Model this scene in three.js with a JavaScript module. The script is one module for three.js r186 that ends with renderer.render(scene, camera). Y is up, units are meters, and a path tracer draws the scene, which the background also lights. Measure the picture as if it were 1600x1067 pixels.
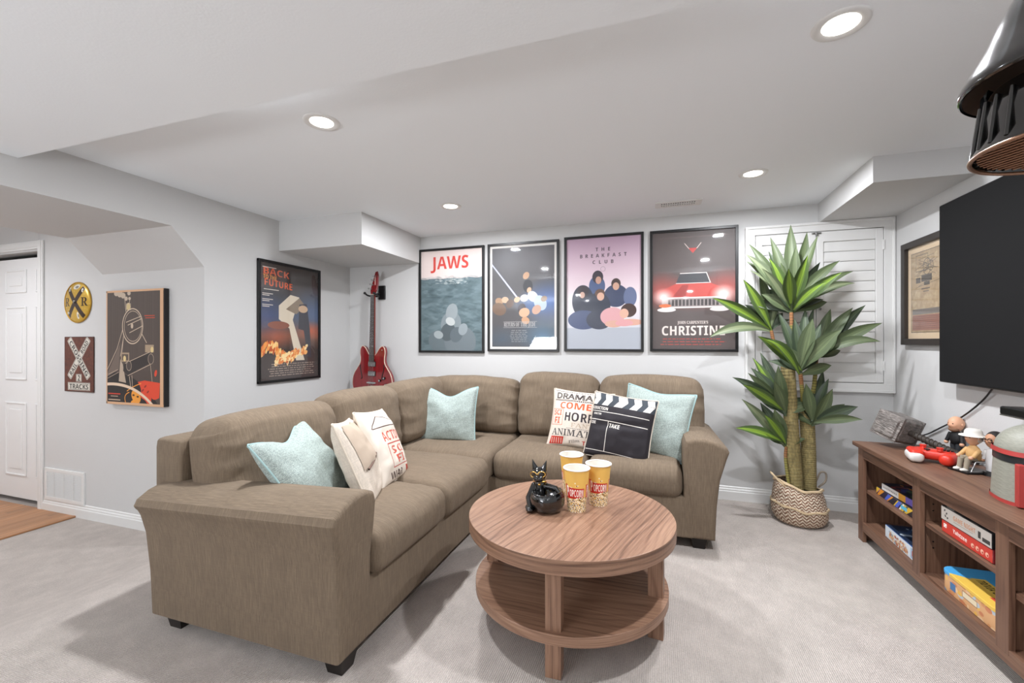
import * as THREE from 'three';
import { RoundedBoxGeometry } from 'three/addons/geometries/RoundedBoxGeometry.js';
import { mergeGeometries, toCreasedNormals } from 'three/addons/utils/BufferGeometryUtils.js';
import { RectAreaLightUniformsLib } from 'three/addons/lights/RectAreaLightUniformsLib.js';

// ------------------------------------------------------------------ camera, lamps, exposure
const scene = new THREE.Scene();
scene.background = new THREE.Color(0x000000);
const FOCAL = 682, CX = 800, CY = 533.5, YAW = Math.atan(227 / FOCAL), EYE = 1.233;
const camera = new THREE.PerspectiveCamera(2 * Math.atan(CY / FOCAL) * 180 / Math.PI, 1600 / 1067, 0.05, 60);
camera.position.set(0, EYE, 0);
camera.rotation.y = YAW;
const renderer = new THREE.WebGLRenderer({ antialias: true });
renderer.toneMapping = THREE.LinearToneMapping;
renderer.toneMappingExposure = 1.16;
renderer.shadowMap.enabled = true;
RectAreaLightUniformsLib.init();
const LAMP_NITS = 1250, LAMP_COLOR = 0xf8faff;          // the recessed LED downlights
const UNSEEN_HALL_NITS = 980;                                 // unseen hall downlights beyond the beam, placed to light the hall wall
const UNSEEN_SOFTBOX_NITS = 55;                              // unseen light behind the camera, built as a softbox, placed to brighten the ceiling
const UNSEEN_REAR_NITS = 460;                                 // unseen downlights behind the camera, placed to brighten room and ceiling

// a pixel of the photograph to a point on a plane of the room (used to take measurements)
const C_ = Math.cos(YAW), S_ = Math.sin(YAW);
function ray(u, v) { const x = (u - CX) / FOCAL, y = (CY - v) / FOCAL; return [x * C_ - S_, y, -x * S_ - C_]; }
function at(u, v, z) { const d = ray(u, v), t = z / d[2]; return new THREE.Vector3(d[0] * t, EYE + d[1] * t, z); }
function atX(u, v, x) { const d = ray(u, v), t = x / d[0]; return new THREE.Vector3(x, EYE + d[1] * t, d[2] * t); }
function atY(u, v, y) { const d = ray(u, v), t = (y - EYE) / d[1]; return new THREE.Vector3(d[0] * t, y, d[2] * t); }

// ------------------------------------------------------------------ naming helpers
const used = {};
function numbered(n) { n = n.replace(/_\d{3}$/, ''); const k = used[n] = (used[n] ?? -1) + 1; return k ? n + '_' + String(k).padStart(3, '0') : n; }
function shade(m) { m.castShadow = true; m.receiveShadow = true; return m; }
function thing(name, label, category, pos = [0, 0, 0], turn = 0, group) {
  const o = new THREE.Group(); o.name = numbered(name); scene.add(o);
  o.position.set(...pos); o.rotation.y = turn; o.userData = { label, category };
  if (group) o.userData.group = group;
  return o;
}
function tag(o, label, category, group) { Object.assign(o.userData, { label, category }); if (group) o.userData.group = group; return o; }
function obj(name, geo, mat, parent = scene, label) {
  const m = shade(new THREE.Mesh(Array.isArray(geo) ? merge(geo) : geo, mat)); m.name = numbered(name); parent.add(m);
  if (label) m.userData.label = label;
  return m;
}
function struct(name, geo, mat, parent = scene) { const m = obj(name, geo, mat, parent); if (parent === scene) m.userData.kind = 'structure'; return m; }
function structGroup(name) { const g = new THREE.Group(); g.name = numbered(name); g.userData.kind = 'structure'; scene.add(g); return g; }
function dup(root, pos, turn, label) { const r = root.clone(); r.name = numbered(root.name); scene.add(r); r.position.set(...pos); r.rotation.y = turn; r.userData = { ...root.userData, label }; return r; }

// ------------------------------------------------------------------ geometry helpers
let seed = 7;
function rnd() { seed = (seed * 1664525 + 1013904223) % 4294967296; return seed / 4294967296; }
const rr = (a, b) => a + (b - a) * rnd();
const lerp = (a, b, t) => a + (b - a) * t, clamp = (x, a, b) => Math.min(b, Math.max(a, x)), sstep = (a, b, x) => { const t = clamp((x - a) / (b - a), 0, 1); return t * t * (3 - 2 * t); };
function merge(list) {
  const l = list.map(g => { let q = g.index ? g.toNonIndexed() : g.clone(); for (const k of Object.keys(q.attributes)) if (!['position', 'normal', 'uv'].includes(k)) q.deleteAttribute(k); q.clearGroups(); if (!q.attributes.uv) q.setAttribute('uv', new THREE.BufferAttribute(new Float32Array(q.attributes.position.count * 2), 2)); return q; });
  return l.length === 1 ? l[0] : mergeGeometries(l);
}
function smooth(g) {                                        // one normal per position, so that seams between faces do not show
  const p = g.attributes.position, idx = g.index, acc = new Map(), key = i => Math.round(p.getX(i) * 2e4) + ',' + Math.round(p.getY(i) * 2e4) + ',' + Math.round(p.getZ(i) * 2e4);
  const keys = []; for (let i = 0; i < p.count; i++) keys.push(key(i));
  const a = new THREE.Vector3(), b = new THREE.Vector3(), c = new THREE.Vector3();
  const n = idx ? idx.count : p.count;
  for (let t = 0; t < n; t += 3) {
    const i = idx ? [idx.getX(t), idx.getX(t + 1), idx.getX(t + 2)] : [t, t + 1, t + 2];
    a.fromBufferAttribute(p, i[0]); b.fromBufferAttribute(p, i[1]); c.fromBufferAttribute(p, i[2]);
    b.sub(a); c.sub(a); b.cross(c);
    for (const k of i) { const v = acc.get(keys[k]) ?? acc.set(keys[k], new THREE.Vector3()).get(keys[k]); v.add(b); }
  }
  const nn = new Float32Array(p.count * 3);
  for (let i = 0; i < p.count; i++) acc.get(keys[i]).clone().normalize().toArray(nn, i * 3);
  g.setAttribute('normal', new THREE.BufferAttribute(nn, 3));
  return g;
}
// texture coordinates in metres, taken from the faces' own directions; the grain runs along the axis `long`
function metreUV(g, long = 'y') {
  if (g.index) g = g.toNonIndexed();
  const p = g.attributes.position, n = g.attributes.normal, uv = new Float32Array(p.count * 2), L = 'xyz'.indexOf(long);
  const off = rr(0, 5);
  for (let t = 0; t < p.count; t += 3) {
    const m = [0, 1, 2].map(k => Math.abs(n.getComponent(t, k) + n.getComponent(t + 1, k) + n.getComponent(t + 2, k)));
    const d = m.indexOf(Math.max(...m)), others = [0, 1, 2].filter(k => k !== d);
    const vAxis = others.includes(L) ? L : others[1], uAxis = others.find(k => k !== vAxis);
    for (let i = t; i < t + 3; i++) { uv[i * 2] = p.getComponent(i, uAxis) + off + d * .31; uv[i * 2 + 1] = p.getComponent(i, vAxis) + off; }
  }
  g.setAttribute('uv', new THREE.BufferAttribute(uv, 2));
  return g;
}
function box(w, h, d, x, y, z, r = 0.003, long = 'y') {
  const m = Math.min(w, h, d) / 2 * .95;
  let g = r > 0 ? new RoundedBoxGeometry(w, h, d, 2, Math.min(r, m)) : new THREE.BoxGeometry(w, h, d);
  g.clearGroups(); g = metreUV(g, long); g.translate(x, y, z); return g;
}
function span(x0, x1, y0, y1, z0, z1, r = 0.003, long = 'y') { return box(x1 - x0, y1 - y0, z1 - z0, (x0 + x1) / 2, (y0 + y1) / 2, (z0 + z1) / 2, r, long); }
function cyl(r0, r1, h, x, y, z, n = 24, open = false) { const g = new THREE.CylinderGeometry(r0, r1, h, n, 1, open); g.translate(x, y, z); return g; }
function ball(r, x, y, z, sx = 1, sy = 1, sz = 1, n = 20) { const g = new THREE.SphereGeometry(r, n, Math.round(n * .7)); g.scale(sx, sy, sz); g.translate(x, y, z); return g; }
function tube(pts, r, seg = 24, rad = 8, closed = false) { return new THREE.TubeGeometry(new THREE.CatmullRomCurve3(pts.map(p => p.isVector3 ? p : new THREE.Vector3(...p)), closed), seg, r, rad, closed); }
function rod(a, b, r, n = 10, r2 = r) { const A = new THREE.Vector3(...a), B = new THREE.Vector3(...b), d = B.clone().sub(A), g = new THREE.CylinderGeometry(r2, r, d.length(), n); g.applyQuaternion(new THREE.Quaternion().setFromUnitVectors(new THREE.Vector3(0, 1, 0), d.normalize())); g.translate((A.x + B.x) / 2, (A.y + B.y) / 2, (A.z + B.z) / 2); return g; }
function turn(g, rx = 0, ry = 0, rz = 0) { if (rx) g.rotateX(rx); if (ry) g.rotateY(ry); if (rz) g.rotateZ(rz); return g; }
function move(g, x, y, z) { g.translate(x, y, z); return g; }
function shapeOf(pts, curve = false) { const s = new THREE.Shape(); if (curve) { const c = new THREE.SplineCurve([...pts, pts[0]].map(p => new THREE.Vector2(...p))); s.setFromPoints(c.getPoints(pts.length * 8)); } else s.setFromPoints(pts.map(p => new THREE.Vector2(...p))); return s; }
function extrude(shape, depth, bevel = 0, seg = 2) { return new THREE.ExtrudeGeometry(shape, { depth: depth - 2 * bevel, bevelEnabled: bevel > 0, bevelSize: bevel, bevelThickness: bevel, bevelOffset: -bevel, bevelSegments: seg, curveSegments: 18 }).translate(0, 0, bevel); }
// value noise
function hash(x, y, s) { let h = Math.imul(x | 0, 374761393) + Math.imul(y | 0, 668265263) + Math.imul(s | 0, 2147483647); h = Math.imul(h ^ (h >>> 13), 1274126177); return ((h ^ (h >>> 16)) >>> 0) / 4294967296; }
function vnoise(x, y, s = 1, px = 0, py = 0) {
  const x0 = Math.floor(x), y0 = Math.floor(y), fx = x - x0, fy = y - y0, w = t => t * t * (3 - 2 * t), m = (a, p) => p ? ((a % p) + p) % p : a;
  const g = (i, j) => hash(m(x0 + i, px), m(y0 + j, py), s), a = lerp(g(0, 0), g(1, 0), w(fx)), b = lerp(g(0, 1), g(1, 1), w(fx));
  return lerp(a, b, w(fy));
}
function fbm(x, y, s = 1, o = 4, px = 0, py = 0) { let v = 0, a = .5, f = 1; for (let i = 0; i < o; i++) { v += a * vnoise(x * f, y * f, s + i, px * f, py * f); a *= .5; f *= 2; } return v / (1 - Math.pow(.5, o)); }

// ------------------------------------------------------------------ textures and materials
function canvasTex(w, h, draw, srgb = true) {
  const c = document.createElement('canvas'); c.width = w; c.height = h; draw(c.getContext('2d'), w, h);
  const t = new THREE.CanvasTexture(c); if (srgb) t.colorSpace = THREE.SRGBColorSpace; t.anisotropy = 8; return t;
}
function pixelTex(w, h, f, metres, srgb = true) {          // f(x, y) returns [r, g, b] 0..255 or one grey value
  const d = new Uint8Array(w * h * 4);
  for (let y = 0, i = 0; y < h; y++) for (let x = 0; x < w; x++, i += 4) { const v = f(x, y), a = Array.isArray(v); d[i] = clamp(a ? v[0] : v, 0, 255); d[i + 1] = clamp(a ? v[1] : v, 0, 255); d[i + 2] = clamp(a ? v[2] : v, 0, 255); d[i + 3] = 255; }
  const t = new THREE.DataTexture(d, w, h); t.magFilter = THREE.LinearFilter; t.minFilter = THREE.LinearMipmapLinearFilter; t.wrapS = t.wrapT = THREE.RepeatWrapping; if (srgb) t.colorSpace = THREE.SRGBColorSpace;
  if (metres) t.repeat.set(1 / metres[0], 1 / metres[1]); t.needsUpdate = true; return t;
}
const std = (o) => new THREE.MeshStandardMaterial({ roughness: .8, ...o });
const phys = (o) => new THREE.MeshPhysicalMaterial({ roughness: .5, ...o });

const paintBump = pixelTex(256, 256, (x, y) => 128 + 90 * (fbm(x / 5, y / 5, 3, 2, 51.2, 51.2) - .5), [.3, .3], false);
function paint(color, rough = .75) { return std({ color, roughness: rough, bumpMap: paintBump, bumpScale: .0006 }); }
const M = {};
M.wall = paint(0xcbcbca); M.ceiling = paint(0xeff3f6, .85); M.hallWall = M.wall;
M.trim = std({ color: 0xe0e0de, roughness: .38 });
M.door = std({ color: 0xe6e6e5, roughness: .42 });
M.blackFrame = std({ color: 0x0b0b0c, roughness: .35 });
M.glass = phys({ color: 0xffffff, transmission: 1, thickness: 0, roughness: .03, ior: 1.5 });
M.chrome = std({ color: 0xc9c9c9, metalness: 1, roughness: .22 });
M.steel = std({ color: 0x8e8e8c, metalness: 1, roughness: .4 });
M.blackPlastic = std({ color: 0x0a0a0b, roughness: .35 });
M.dark = std({ color: 0x050505, roughness: .9 });

// looped carpet: fine ribs, tufts, faint trodden patches
const carpetMap = pixelTex(512, 512, (x, y) => { const n = fbm(x / 64, y / 64, 11, 4, 8, 8), f = hash(x >> 1, y >> 1, 5), rib = Math.cos(x / 512 * 2 * Math.PI * 72); const v = 1 + (n - .5) * .11 + (f - .5) * .13 + rib * .022; return [186 * v, 177 * v, 170 * v]; }, [.55, .55]);
const carpetBump = pixelTex(512, 512, (x, y) => 110 + 70 * Math.cos(x / 512 * 2 * Math.PI * 72) + 30 * Math.cos(y / 512 * 2 * Math.PI * 90) + 55 * (hash(x >> 1, y >> 1, 6) - .5), [.55, .55], false);
M.carpet = std({ map: carpetMap, bumpMap: carpetBump, bumpScale: .0035, roughness: .98 });

// sofa linen: warp and weft threads with slubs
const linen = (c, s, k = 1) => pixelTex(512, 512, (x, y) => {
  const warp = fbm(x / 2.2, y / 60, s, 2, 0, 0), weft = fbm(x / 60, y / 2.2, s + 9, 2), big = fbm(x / 128, y / 128, s + 20, 3, 4, 4), w = Math.sin(x * Math.PI / 2) * Math.sin(y * Math.PI / 2);
  const v = 1 + k * ((warp - .5) * .30 + (weft - .5) * .07 + (big - .5) * .05 + Math.sin(x * Math.PI / 4) * .035 + (hash(x, y, s) - .5) * .1); return c.map(a => a * v);
}, [.3, .3]);
const linenBump = pixelTex(256, 256, (x, y) => 128 + 55 * Math.sin(x * Math.PI / 2) * Math.sin(y * Math.PI / 2) + 60 * (fbm(x / 2, y / 30, 4, 2) - .5) + 40 * (fbm(x / 30, y / 2, 8, 2) - .5), [.15, .15], false);
M.sofa = phys({ map: linen([118, 103, 86], 31), bumpMap: linenBump, bumpScale: .0006, roughness: .95, sheen: .25, sheenColor: new THREE.Color(0x8a7a66), sheenRoughness: .6 });
M.sofaFoot = std({ color: 0x17110d, roughness: .4 });

// walnut veneer: long grain with cathedral figures
function walnut(s, base, dark, light) {
  return pixelTex(512, 1024, (x, y) => {
    const u = x / 512, v = y / 1024, warp = fbm(u * 4, v * 2, s, 3, 4, 2), r = (u * 14 + warp * 3.2 + .5 * Math.sin(v * 2 * Math.PI + s)), ring = .5 + .5 * Math.sin(r * 6.283);
    const fine = fbm(u * 160, v * 7, s + 3, 2, 160, 7), pore = hash(x, y >> 5, s) > .965 ? 1 : 0, tone = fbm(u * 5, v * 1, s + 6, 2, 5, 1);
    const t = clamp(.14 + .29 * Math.pow(ring, 3) * (.4 + tone) + .55 * (fine - .3) + .5 * (tone - .45) + pore * .16, 0, 1);
    return [0, 1, 2].map(k => t < .45 ? lerp(light[k], base[k], t / .45) : lerp(base[k], dark[k], (t - .45) / .55));
  }, [.46, 1.1]);
}
const walnutTex = walnut(17, [132, 99, 79], [76, 53, 41], [166, 131, 107]);
const walnutDarkTex = walnut(41, [104, 74, 58], [64, 43, 33], [128, 96, 76]);
M.walnut = std({ map: walnutTex, roughness: .42 });
M.walnutStand = std({ map: walnutDarkTex, roughness: .48 });
const oak = [0, 1, 2].map(i => pixelTex(128, 512, (x, y) => { const f = fbm(x / 5, y / 90, 50 + i, 3), n = fbm(x / 40, y / 200, 60 + i, 2), v = .78 + .28 * f + .2 * (n - .5) + i * .04; return [176 * v, 128 * v, 90 * v]; }, [.2, 1]));
M.planks = oak.map(t => std({ map: t, roughness: .4 }));

// ------------------------------------------------------------------ room shell
const XL = -3.03, XR = 1.58, ZB = -3.77, YC = 2.25, ZA = -2.235, YH = -.18, YD = 2.15, ZD = -1.29, XH = -6.1, ZF = 2.7;
{
  // carpet: flat in the room, easing down towards the lower hall beyond the beam
  const g = new THREE.BoxGeometry(XR + .1 + 6.2, .1, ZF + .1 - ZB + .1, 160, 1, 4); g.translate((XR + .1 - 6.2) / 2, -.05, (ZF + ZB) / 2);
  const p = g.attributes.position; for (let i = 0; i < p.count; i++) p.setY(i, p.getY(i) + YH * sstep(-2.45, -3.35, p.getX(i)));
  smooth(g); struct('floor', metreUV(g, 'z'), M.carpet);
  // wood planks of the hall, each a board of its own
  const hall = structGroup('floor_hall');
  const bed = span(-6.1, -4.45, YH - .005, YH + .004, ZA, ZF, 0); struct('subfloor', bed, M.dark, hall);
  for (let i = 0; i < 13; i++) { const x = -4.455 - i * .125; let z = ZA + .005 - (i % 3) * .3; while (z < ZF - .02) { const z1 = Math.max(z, ZA + .004), z2 = Math.min(ZF - .004, z + .95 + (i % 2) * .2); if (z2 > z1 + .05) obj('plank', span(x - .1235, x, YH + .002, YH + .012, z1, z2 - .002, .0015, 'z'), M.planks[(i * 2 + Math.round(z * 3) + 9) % 3], hall); z = z2; } }
  obj('edge_strip', span(-4.456, -4.43, YH, YH + .014, ZA + .004, ZF, .004, 'z'), M.planks[0], hall);

  struct('ceiling', span(XL - .1, XR + .1, YC, YC + .1, ZB - .1, ZD, 0), M.ceiling);
  struct('ceiling_lowered', span(XH - .1, XR + .1, YD, YD + .2, ZD, ZF + .1, 0), M.ceiling);
  struct('ceiling_hall', span(XH - .1, -4.13, YC, YC + .1, -2.9, ZD, 0), M.ceiling);
  struct('wall_back', span(XL - .1, XR + .1, -.2, YC + .1, ZB - .1, ZB, 0), M.wall);
  struct('wall_right', span(XR, XR + .1, -.2, YC + .1, ZB - .1, ZF + .1, 0), M.wall);
  struct('wall_front', span(XH - .1, XR + .1, -.3, YC + .1, ZF, ZF + .1, 0), M.wall);
  struct('wall_hall_side', span(XH - .1, XH, -.3, YC + .1, -3, ZF + .1, 0), M.wall);
  // left wall with the boxed beam over the way to the hall: one profile, its lower corner cut at an angle
  const s = shapeOf([[3.87, -.3], [2.235, -.3], [2.235, 1.758], [2.015, 1.995], [-ZF, 1.995], [-ZF, 2.3], [3.87, 2.3]]);
  const lw = extrude(s, 1.1); lw.rotateY(-Math.PI / 2); lw.rotateY(Math.PI); lw.rotateY(0);
  // local x -> world -z, depth -> world -x
  lw.computeBoundingBox(); const lm = lw.boundingBox;
  lw.translate(XL - lm.max.x, 0, 0); if (lm.min.z > -1 || lm.max.z > 3) lw.scale(1, 1, -1);
  const fixed = lw.attributes.position; const bb = new THREE.Box3().setFromBufferAttribute(fixed);
  const li = lw.toNonIndexed(); if (bb.max.z < 3 && lm.max.z > 3) { const a = li.attributes.position; for (let t = 0; t < a.count; t += 3) for (let k = 0; k < 3; k++) { const x = a.getComponent(t + 1, k); a.setComponent(t + 1, k, a.getComponent(t + 2, k)); a.setComponent(t + 2, k, x); } }
  li.computeVertexNormals(); struct('wall_left', metreUV(li), M.wall);
  // hall wall with the closet opening
  struct('wall_hall', [span(-4.955, -4.13, -.3, 2.3, ZA - .1, ZA, 0), span(XH, -4.95, 2.0, 2.3, ZA - .1, ZA, 0)], M.wall);
  struct('wall_closet', [span(XH - .1, -4.4, -.3, 2.3, -2.95, -2.9, 0), span(-4.5, -4.4, -.3, 2.3, -2.9, ZA - .1, 0)], M.wall);
  // boxed-in bulkheads in the two back corners
  struct('ceiling_bulkhead', span(XL - .02, -2.2, 1.997, YC + .02, ZB - .02, -2.876, 0), M.wall);
  struct('ceiling_bulkhead', span(1.126, XR + .02, 2.107, YC + .02, ZB - .02, -2.905, 0), M.wall);
  // skirting boards: stepped profile swept along the walls
  const prof = [[0, 0], [.016, 0], [.016, .066], [.012, .072], [.012, .082], [.006, .09], [.006, .1], [0, .106]];
  const skirt = (len) => extrude(shapeOf(prof), len);
  const a = skirt(XR - XL); a.rotateY(-Math.PI / 2); a.scale(1, 1, 1);
  { const g1 = skirt(XR - XL); g1.rotateY(-Math.PI / 2); g1.translate(XR, 0, ZB); struct('baseboard_back', metreUV(g1, 'x'), M.trim); }
  { const g2 = skirt(4.873 - 3.035); g2.rotateY(-Math.PI / 2); g2.translate(-3.035, YH, ZA); struct('baseboard_hall', metreUV(g2, 'x'), M.trim); }
  { const g3 = skirt(ZF - ZB); g3.rotateY(Math.PI); g3.translate(XR, 0, ZF); struct('baseboard_right', metreUV(g3, 'z'), M.trim); }
  { const g4 = skirt(1.5); g4.translate(XL, YH + .06, ZB); struct('baseboard_left', metreUV(g4, 'z'), M.trim); }
}

// ------------------------------------------------------------------ closet door in the hall
{
  const d = structGroup('door_1'), x0 = -4.872, x1 = -4.943;
  const casing = extrude(shapeOf([[0, 0], [.071, 0], [.071, .012], [.058, .018], [.02, .022], [0, .016]]), 2.3);
  const side = casing.clone(); side.rotateX(-Math.PI / 2); side.scale(1, 1, -1);
  obj('door_casing', [span(x1, x0, YH, 2.083, ZA, ZA + .016, .004), span(x1 + .012, x0 - .018, YH, 2.083, ZA + .012, ZA + .021, .004), span(XH, x1 + .02, 2.013, 2.083, ZA, ZA + .016, .004, 'x'), span(XH, x1 + .02, 2.03, 2.07, ZA + .012, ZA + .021, .004, 'x')], M.trim, d);
  const leafL = new THREE.Group(); leafL.name = numbered('door_leaf'); d.add(leafL);
  obj('leaf_board', span(-6.0, -4.90, YH + .04, 1.958, ZA - .07, ZA - .036, .003), M.door, leafL);
  const rails = [[1.851, 1.67], [1.527, .908], [.688, .067]];
  for (const [cx0, cx1] of [[-5.5, -5.215], [-5.06, -4.78], [-5.95, -5.655]]) for (const [yt, yb] of rails) {
    const q = [span(cx0, Math.min(cx1, -4.93), yb, yt, ZA - .037, ZA - .033, .0015)];
    const c1 = Math.min(cx1, -4.93);
    q.push(span(cx0 - .012, c1 + .0, yt - .004, yt + .012, ZA - .038, ZA - .026, .005), span(cx0 - .012, c1, yb - .012, yb + .004, ZA - .038, ZA - .026, .005), span(cx0 - .012, cx0 + .004, yb - .01, yt + .01, ZA - .038, ZA - .026, .005));
    if (c1 === cx1) q.push(span(cx1 - .004, cx1 + .012, yb - .01, yt + .01, ZA - .038, ZA - .026, .005), span(cx0 + .05, cx1 - .05, yb + .05, yt - .05, ZA - .035, ZA - .027, .006));
    obj('door_panel', q, M.door, leafL);
  }
}
// return-air grille above the hall skirting
{
  const g = thing('wall_vent', 'white louvred return air grille on the hall wall just above the skirting', 'vent', [0, 0, 0]);
  const x0 = -4.85, x1 = -4.338, y0 = YH + .1, y1 = .184, z = ZA;
  obj('frame', [span(x0, x1, y1 - .03, y1, z, z + .014, .004), span(x0, x1, y0, y0 + .03, z, z + .014, .004), span(x0, x0 + .03, y0 + .0295, y1 - .0295, z, z + .0136, .001), span(x1 - .03, x1, y0 + .0295, y1 - .0295, z, z + .0136, .001)], M.trim, g);
  obj('backing', span(x0 + .02, x1 - .02, y0 + .02, y1 - .02, z, z + .002, 0), std({ color: 0x6a6a68 }), g);
  const sl = []; for (let i = 0; i < 15; i++) { const b = new THREE.BoxGeometry(x1 - x0 - .05, .0018, .016); b.rotateX(.7); b.translate((x0 + x1) / 2, y0 + .036 + i * (y1 - y0 - .068) / 14, z + .008); sl.push(b); }
  for (let k = 1; k < 4; k++) sl.push(span(lerp(x0, x1, k / 4) - .003, lerp(x0, x1, k / 4) + .003, y0 + .03, y1 - .03, z + .006, z + .013, 0));
  obj('louver_grille', sl, M.trim, g);
}
// ceiling register
{
  const g = thing('ceiling_vent', 'white slotted air register in the ceiling near the posters', 'vent', [.145, YC, -3.43]);
  const m = std({ color: 0xe4e4e2, roughness: .5 });
  obj('frame', [span(-.16, .16, -.008, 0, -.065, -.035, .003), span(-.16, .16, -.008, 0, .035, .065, .003), span(-.16, -.12, -.0078, 0, -.0352, .0352, .001), span(.12, .16, -.0078, 0, -.0352, .0352, .001)], m, g);
  obj('backing', span(-.13, .13, -.003, 0, -.05, .05, 0), std({ color: 0x303030 }), g);
  const f = []; for (let i = 0; i <= 15; i++) f.push(span(-.12 + i * .016 - .004, -.12 + i * .016 + .003, -.007, -.004, -.036, .036, 0)); f.push(span(-.12, .12, -.009, -.002, -.006, .006, 0));
  obj('fin_grille', f, m, g);
}
// ------------------------------------------------------------------ recessed downlights
M.glow = new THREE.MeshStandardMaterial({ color: 0xffffff, emissive: 0xfff6ea, emissiveIntensity: 6 });
function downlight(x, z, y, label, nits) {
  const t = thing('recessed_downlight', label, 'downlight', [x, y, z], 0, 'recessed downlights in the ceiling');
  const ring = new THREE.LatheGeometry([[.05, -.001], [.055, -.004], [.066, -.007], [.078, -.005], [.081, 0]].map(p => new THREE.Vector2(...p)), 40);
  obj('trim_ring', ring, M.trim, t);
  const lens = cyl(.051, .051, .003, 0, -.0015, 0, 40); obj('lens', lens, M.glow, t);
  const l = new THREE.RectAreaLight(LAMP_COLOR, nits, .08, .08); l.name = 'downlight_glow'; l.position.set(0, -.012, 0); l.rotation.x = -Math.PI / 2; t.add(l);
}
downlight(-1.475, -1.64, YC, 'round recessed downlight in the ceiling on the left, closer to the camera', LAMP_NITS);
downlight(-1.474, -2.966, YC, 'small round recessed downlight in the ceiling in front of the poster with the red title', LAMP_NITS);
downlight(.55, -2.967, YC, 'round recessed downlight in the ceiling between air register and window', LAMP_NITS);
downlight(.558, -1.66, YC, 'largest round recessed downlight in the ceiling, at the upper right', LAMP_NITS);
for (const [x, z, l] of [[-1.475, 1.0, 'unseen left recessed downlight of the nearer pair in the lowered ceiling behind the camera'], [.56, 1.0, 'unseen right recessed downlight of the nearer pair in the lowered ceiling behind the camera'], [-1.475, 2.2, 'unseen left recessed downlight of the farther pair by the wall behind the camera'], [.56, 2.2, 'unseen right recessed downlight of the farther pair by the wall behind the camera']]) downlight(x, z, YD, l, UNSEEN_REAR_NITS);  // lamps out of view, placed to lift the light on room and ceiling
for (const [x, z, y, l] of [[-5.0, -1.15, YD, 'unseen recessed downlight in the hall ceiling in front of the closet door'], [-5.2, 1.2, YD, 'unseen recessed downlight in the hall ceiling away from the closet door']]) downlight(x, z, y, l, UNSEEN_HALL_NITS);  // out of view, placed to light the hall wall and closet door

{ // unseen softbox on a stand behind the camera, aimed up to light the ceiling
  const t = thing('unseen_softbox', 'unseen black softbox on a tripod stand behind the camera, lighting the ceiling', 'softbox', [-2.4, 0, 2.1]), bk = std({ color: 0x111111, roughness: .7 });
  obj('stand', [rod([0, .02, .05], [0, 1.0, .05], .014), ...[0, 1, 2].map(i => rod([0, .35, .05], [.42 * Math.cos(i * 2.094), .012, .05 + .42 * Math.sin(i * 2.094)], .01))], bk, t);
  const head = new THREE.Group(); head.name = numbered('softbox_head'); head.position.set(0, 1.08, 0); head.rotation.x = 1.12; t.add(head);   // faces -z, tipped up
  const shell = new THREE.CylinderGeometry(.47, .1, .26, 4, 1, true); shell.rotateY(Math.PI / 4); shell.rotateX(-Math.PI / 2); obj('shell', shell.toNonIndexed(), std({ color: 0x111111, roughness: .8, side: THREE.DoubleSide }), head);
  obj('diffuser', new THREE.BoxGeometry(.62, .62, .004).translate(0, 0, -.12), new THREE.MeshStandardMaterial({ color: 0xffffff, emissive: 0xf6f9ff, emissiveIntensity: 3 }), head);
  const l = new THREE.RectAreaLight(0xf6f9ff, UNSEEN_SOFTBOX_NITS, .6, .6); l.name = 'unseen_softbox_light'; l.position.set(0, 0, -.132); head.add(l);
}
// ------------------------------------------------------------------ sectional sofa
function softBox(w, h, d, r, nx, ny, nz, fn) {               // rounded, finely divided box; fn(p, n) moves its points
  const g = new THREE.BoxGeometry(2, 2, 2, nx, ny, nz), p = g.attributes.position, uv = new Float32Array(p.count * 2), H = [w / 2, h / 2, d / 2], v = new THREE.Vector3(), q = new THREE.Vector3(), nrm = g.attributes.normal;
  const dense = s => Math.sign(s) * (1 - Math.pow(1 - Math.abs(s), 1.7));
  for (let i = 0; i < p.count; i++) {
    v.set(dense(p.getX(i)) * H[0], dense(p.getY(i)) * H[1], dense(p.getZ(i)) * H[2]);
    const ax = [Math.abs(nrm.getX(i)), Math.abs(nrm.getY(i)), Math.abs(nrm.getZ(i))], f = ax.indexOf(Math.max(...ax));
    uv[i * 2] = f === 0 ? v.z : v.x; uv[i * 2 + 1] = f === 1 ? v.z : v.y;
    q.set(clamp(v.x, -H[0] + r, H[0] - r), clamp(v.y, -H[1] + r, H[1] - r), clamp(v.z, -H[2] + r, H[2] - r));
    const e = v.clone().sub(q); if (e.lengthSq() > 1e-12) { const m = Math.max(Math.abs(e.x), Math.abs(e.y), Math.abs(e.z)); e.normalize().multiplyScalar(m); v.copy(q).add(e); }
    if (fn) fn(v, [v.x / H[0], v.y / H[1], v.z / H[2]], f);
    p.setXYZ(i, v.x, v.y, v.z);
  }
  g.setAttribute('uv', new THREE.BufferAttribute(uv, 2)); g.clearGroups(); return smooth(g);
}
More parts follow.
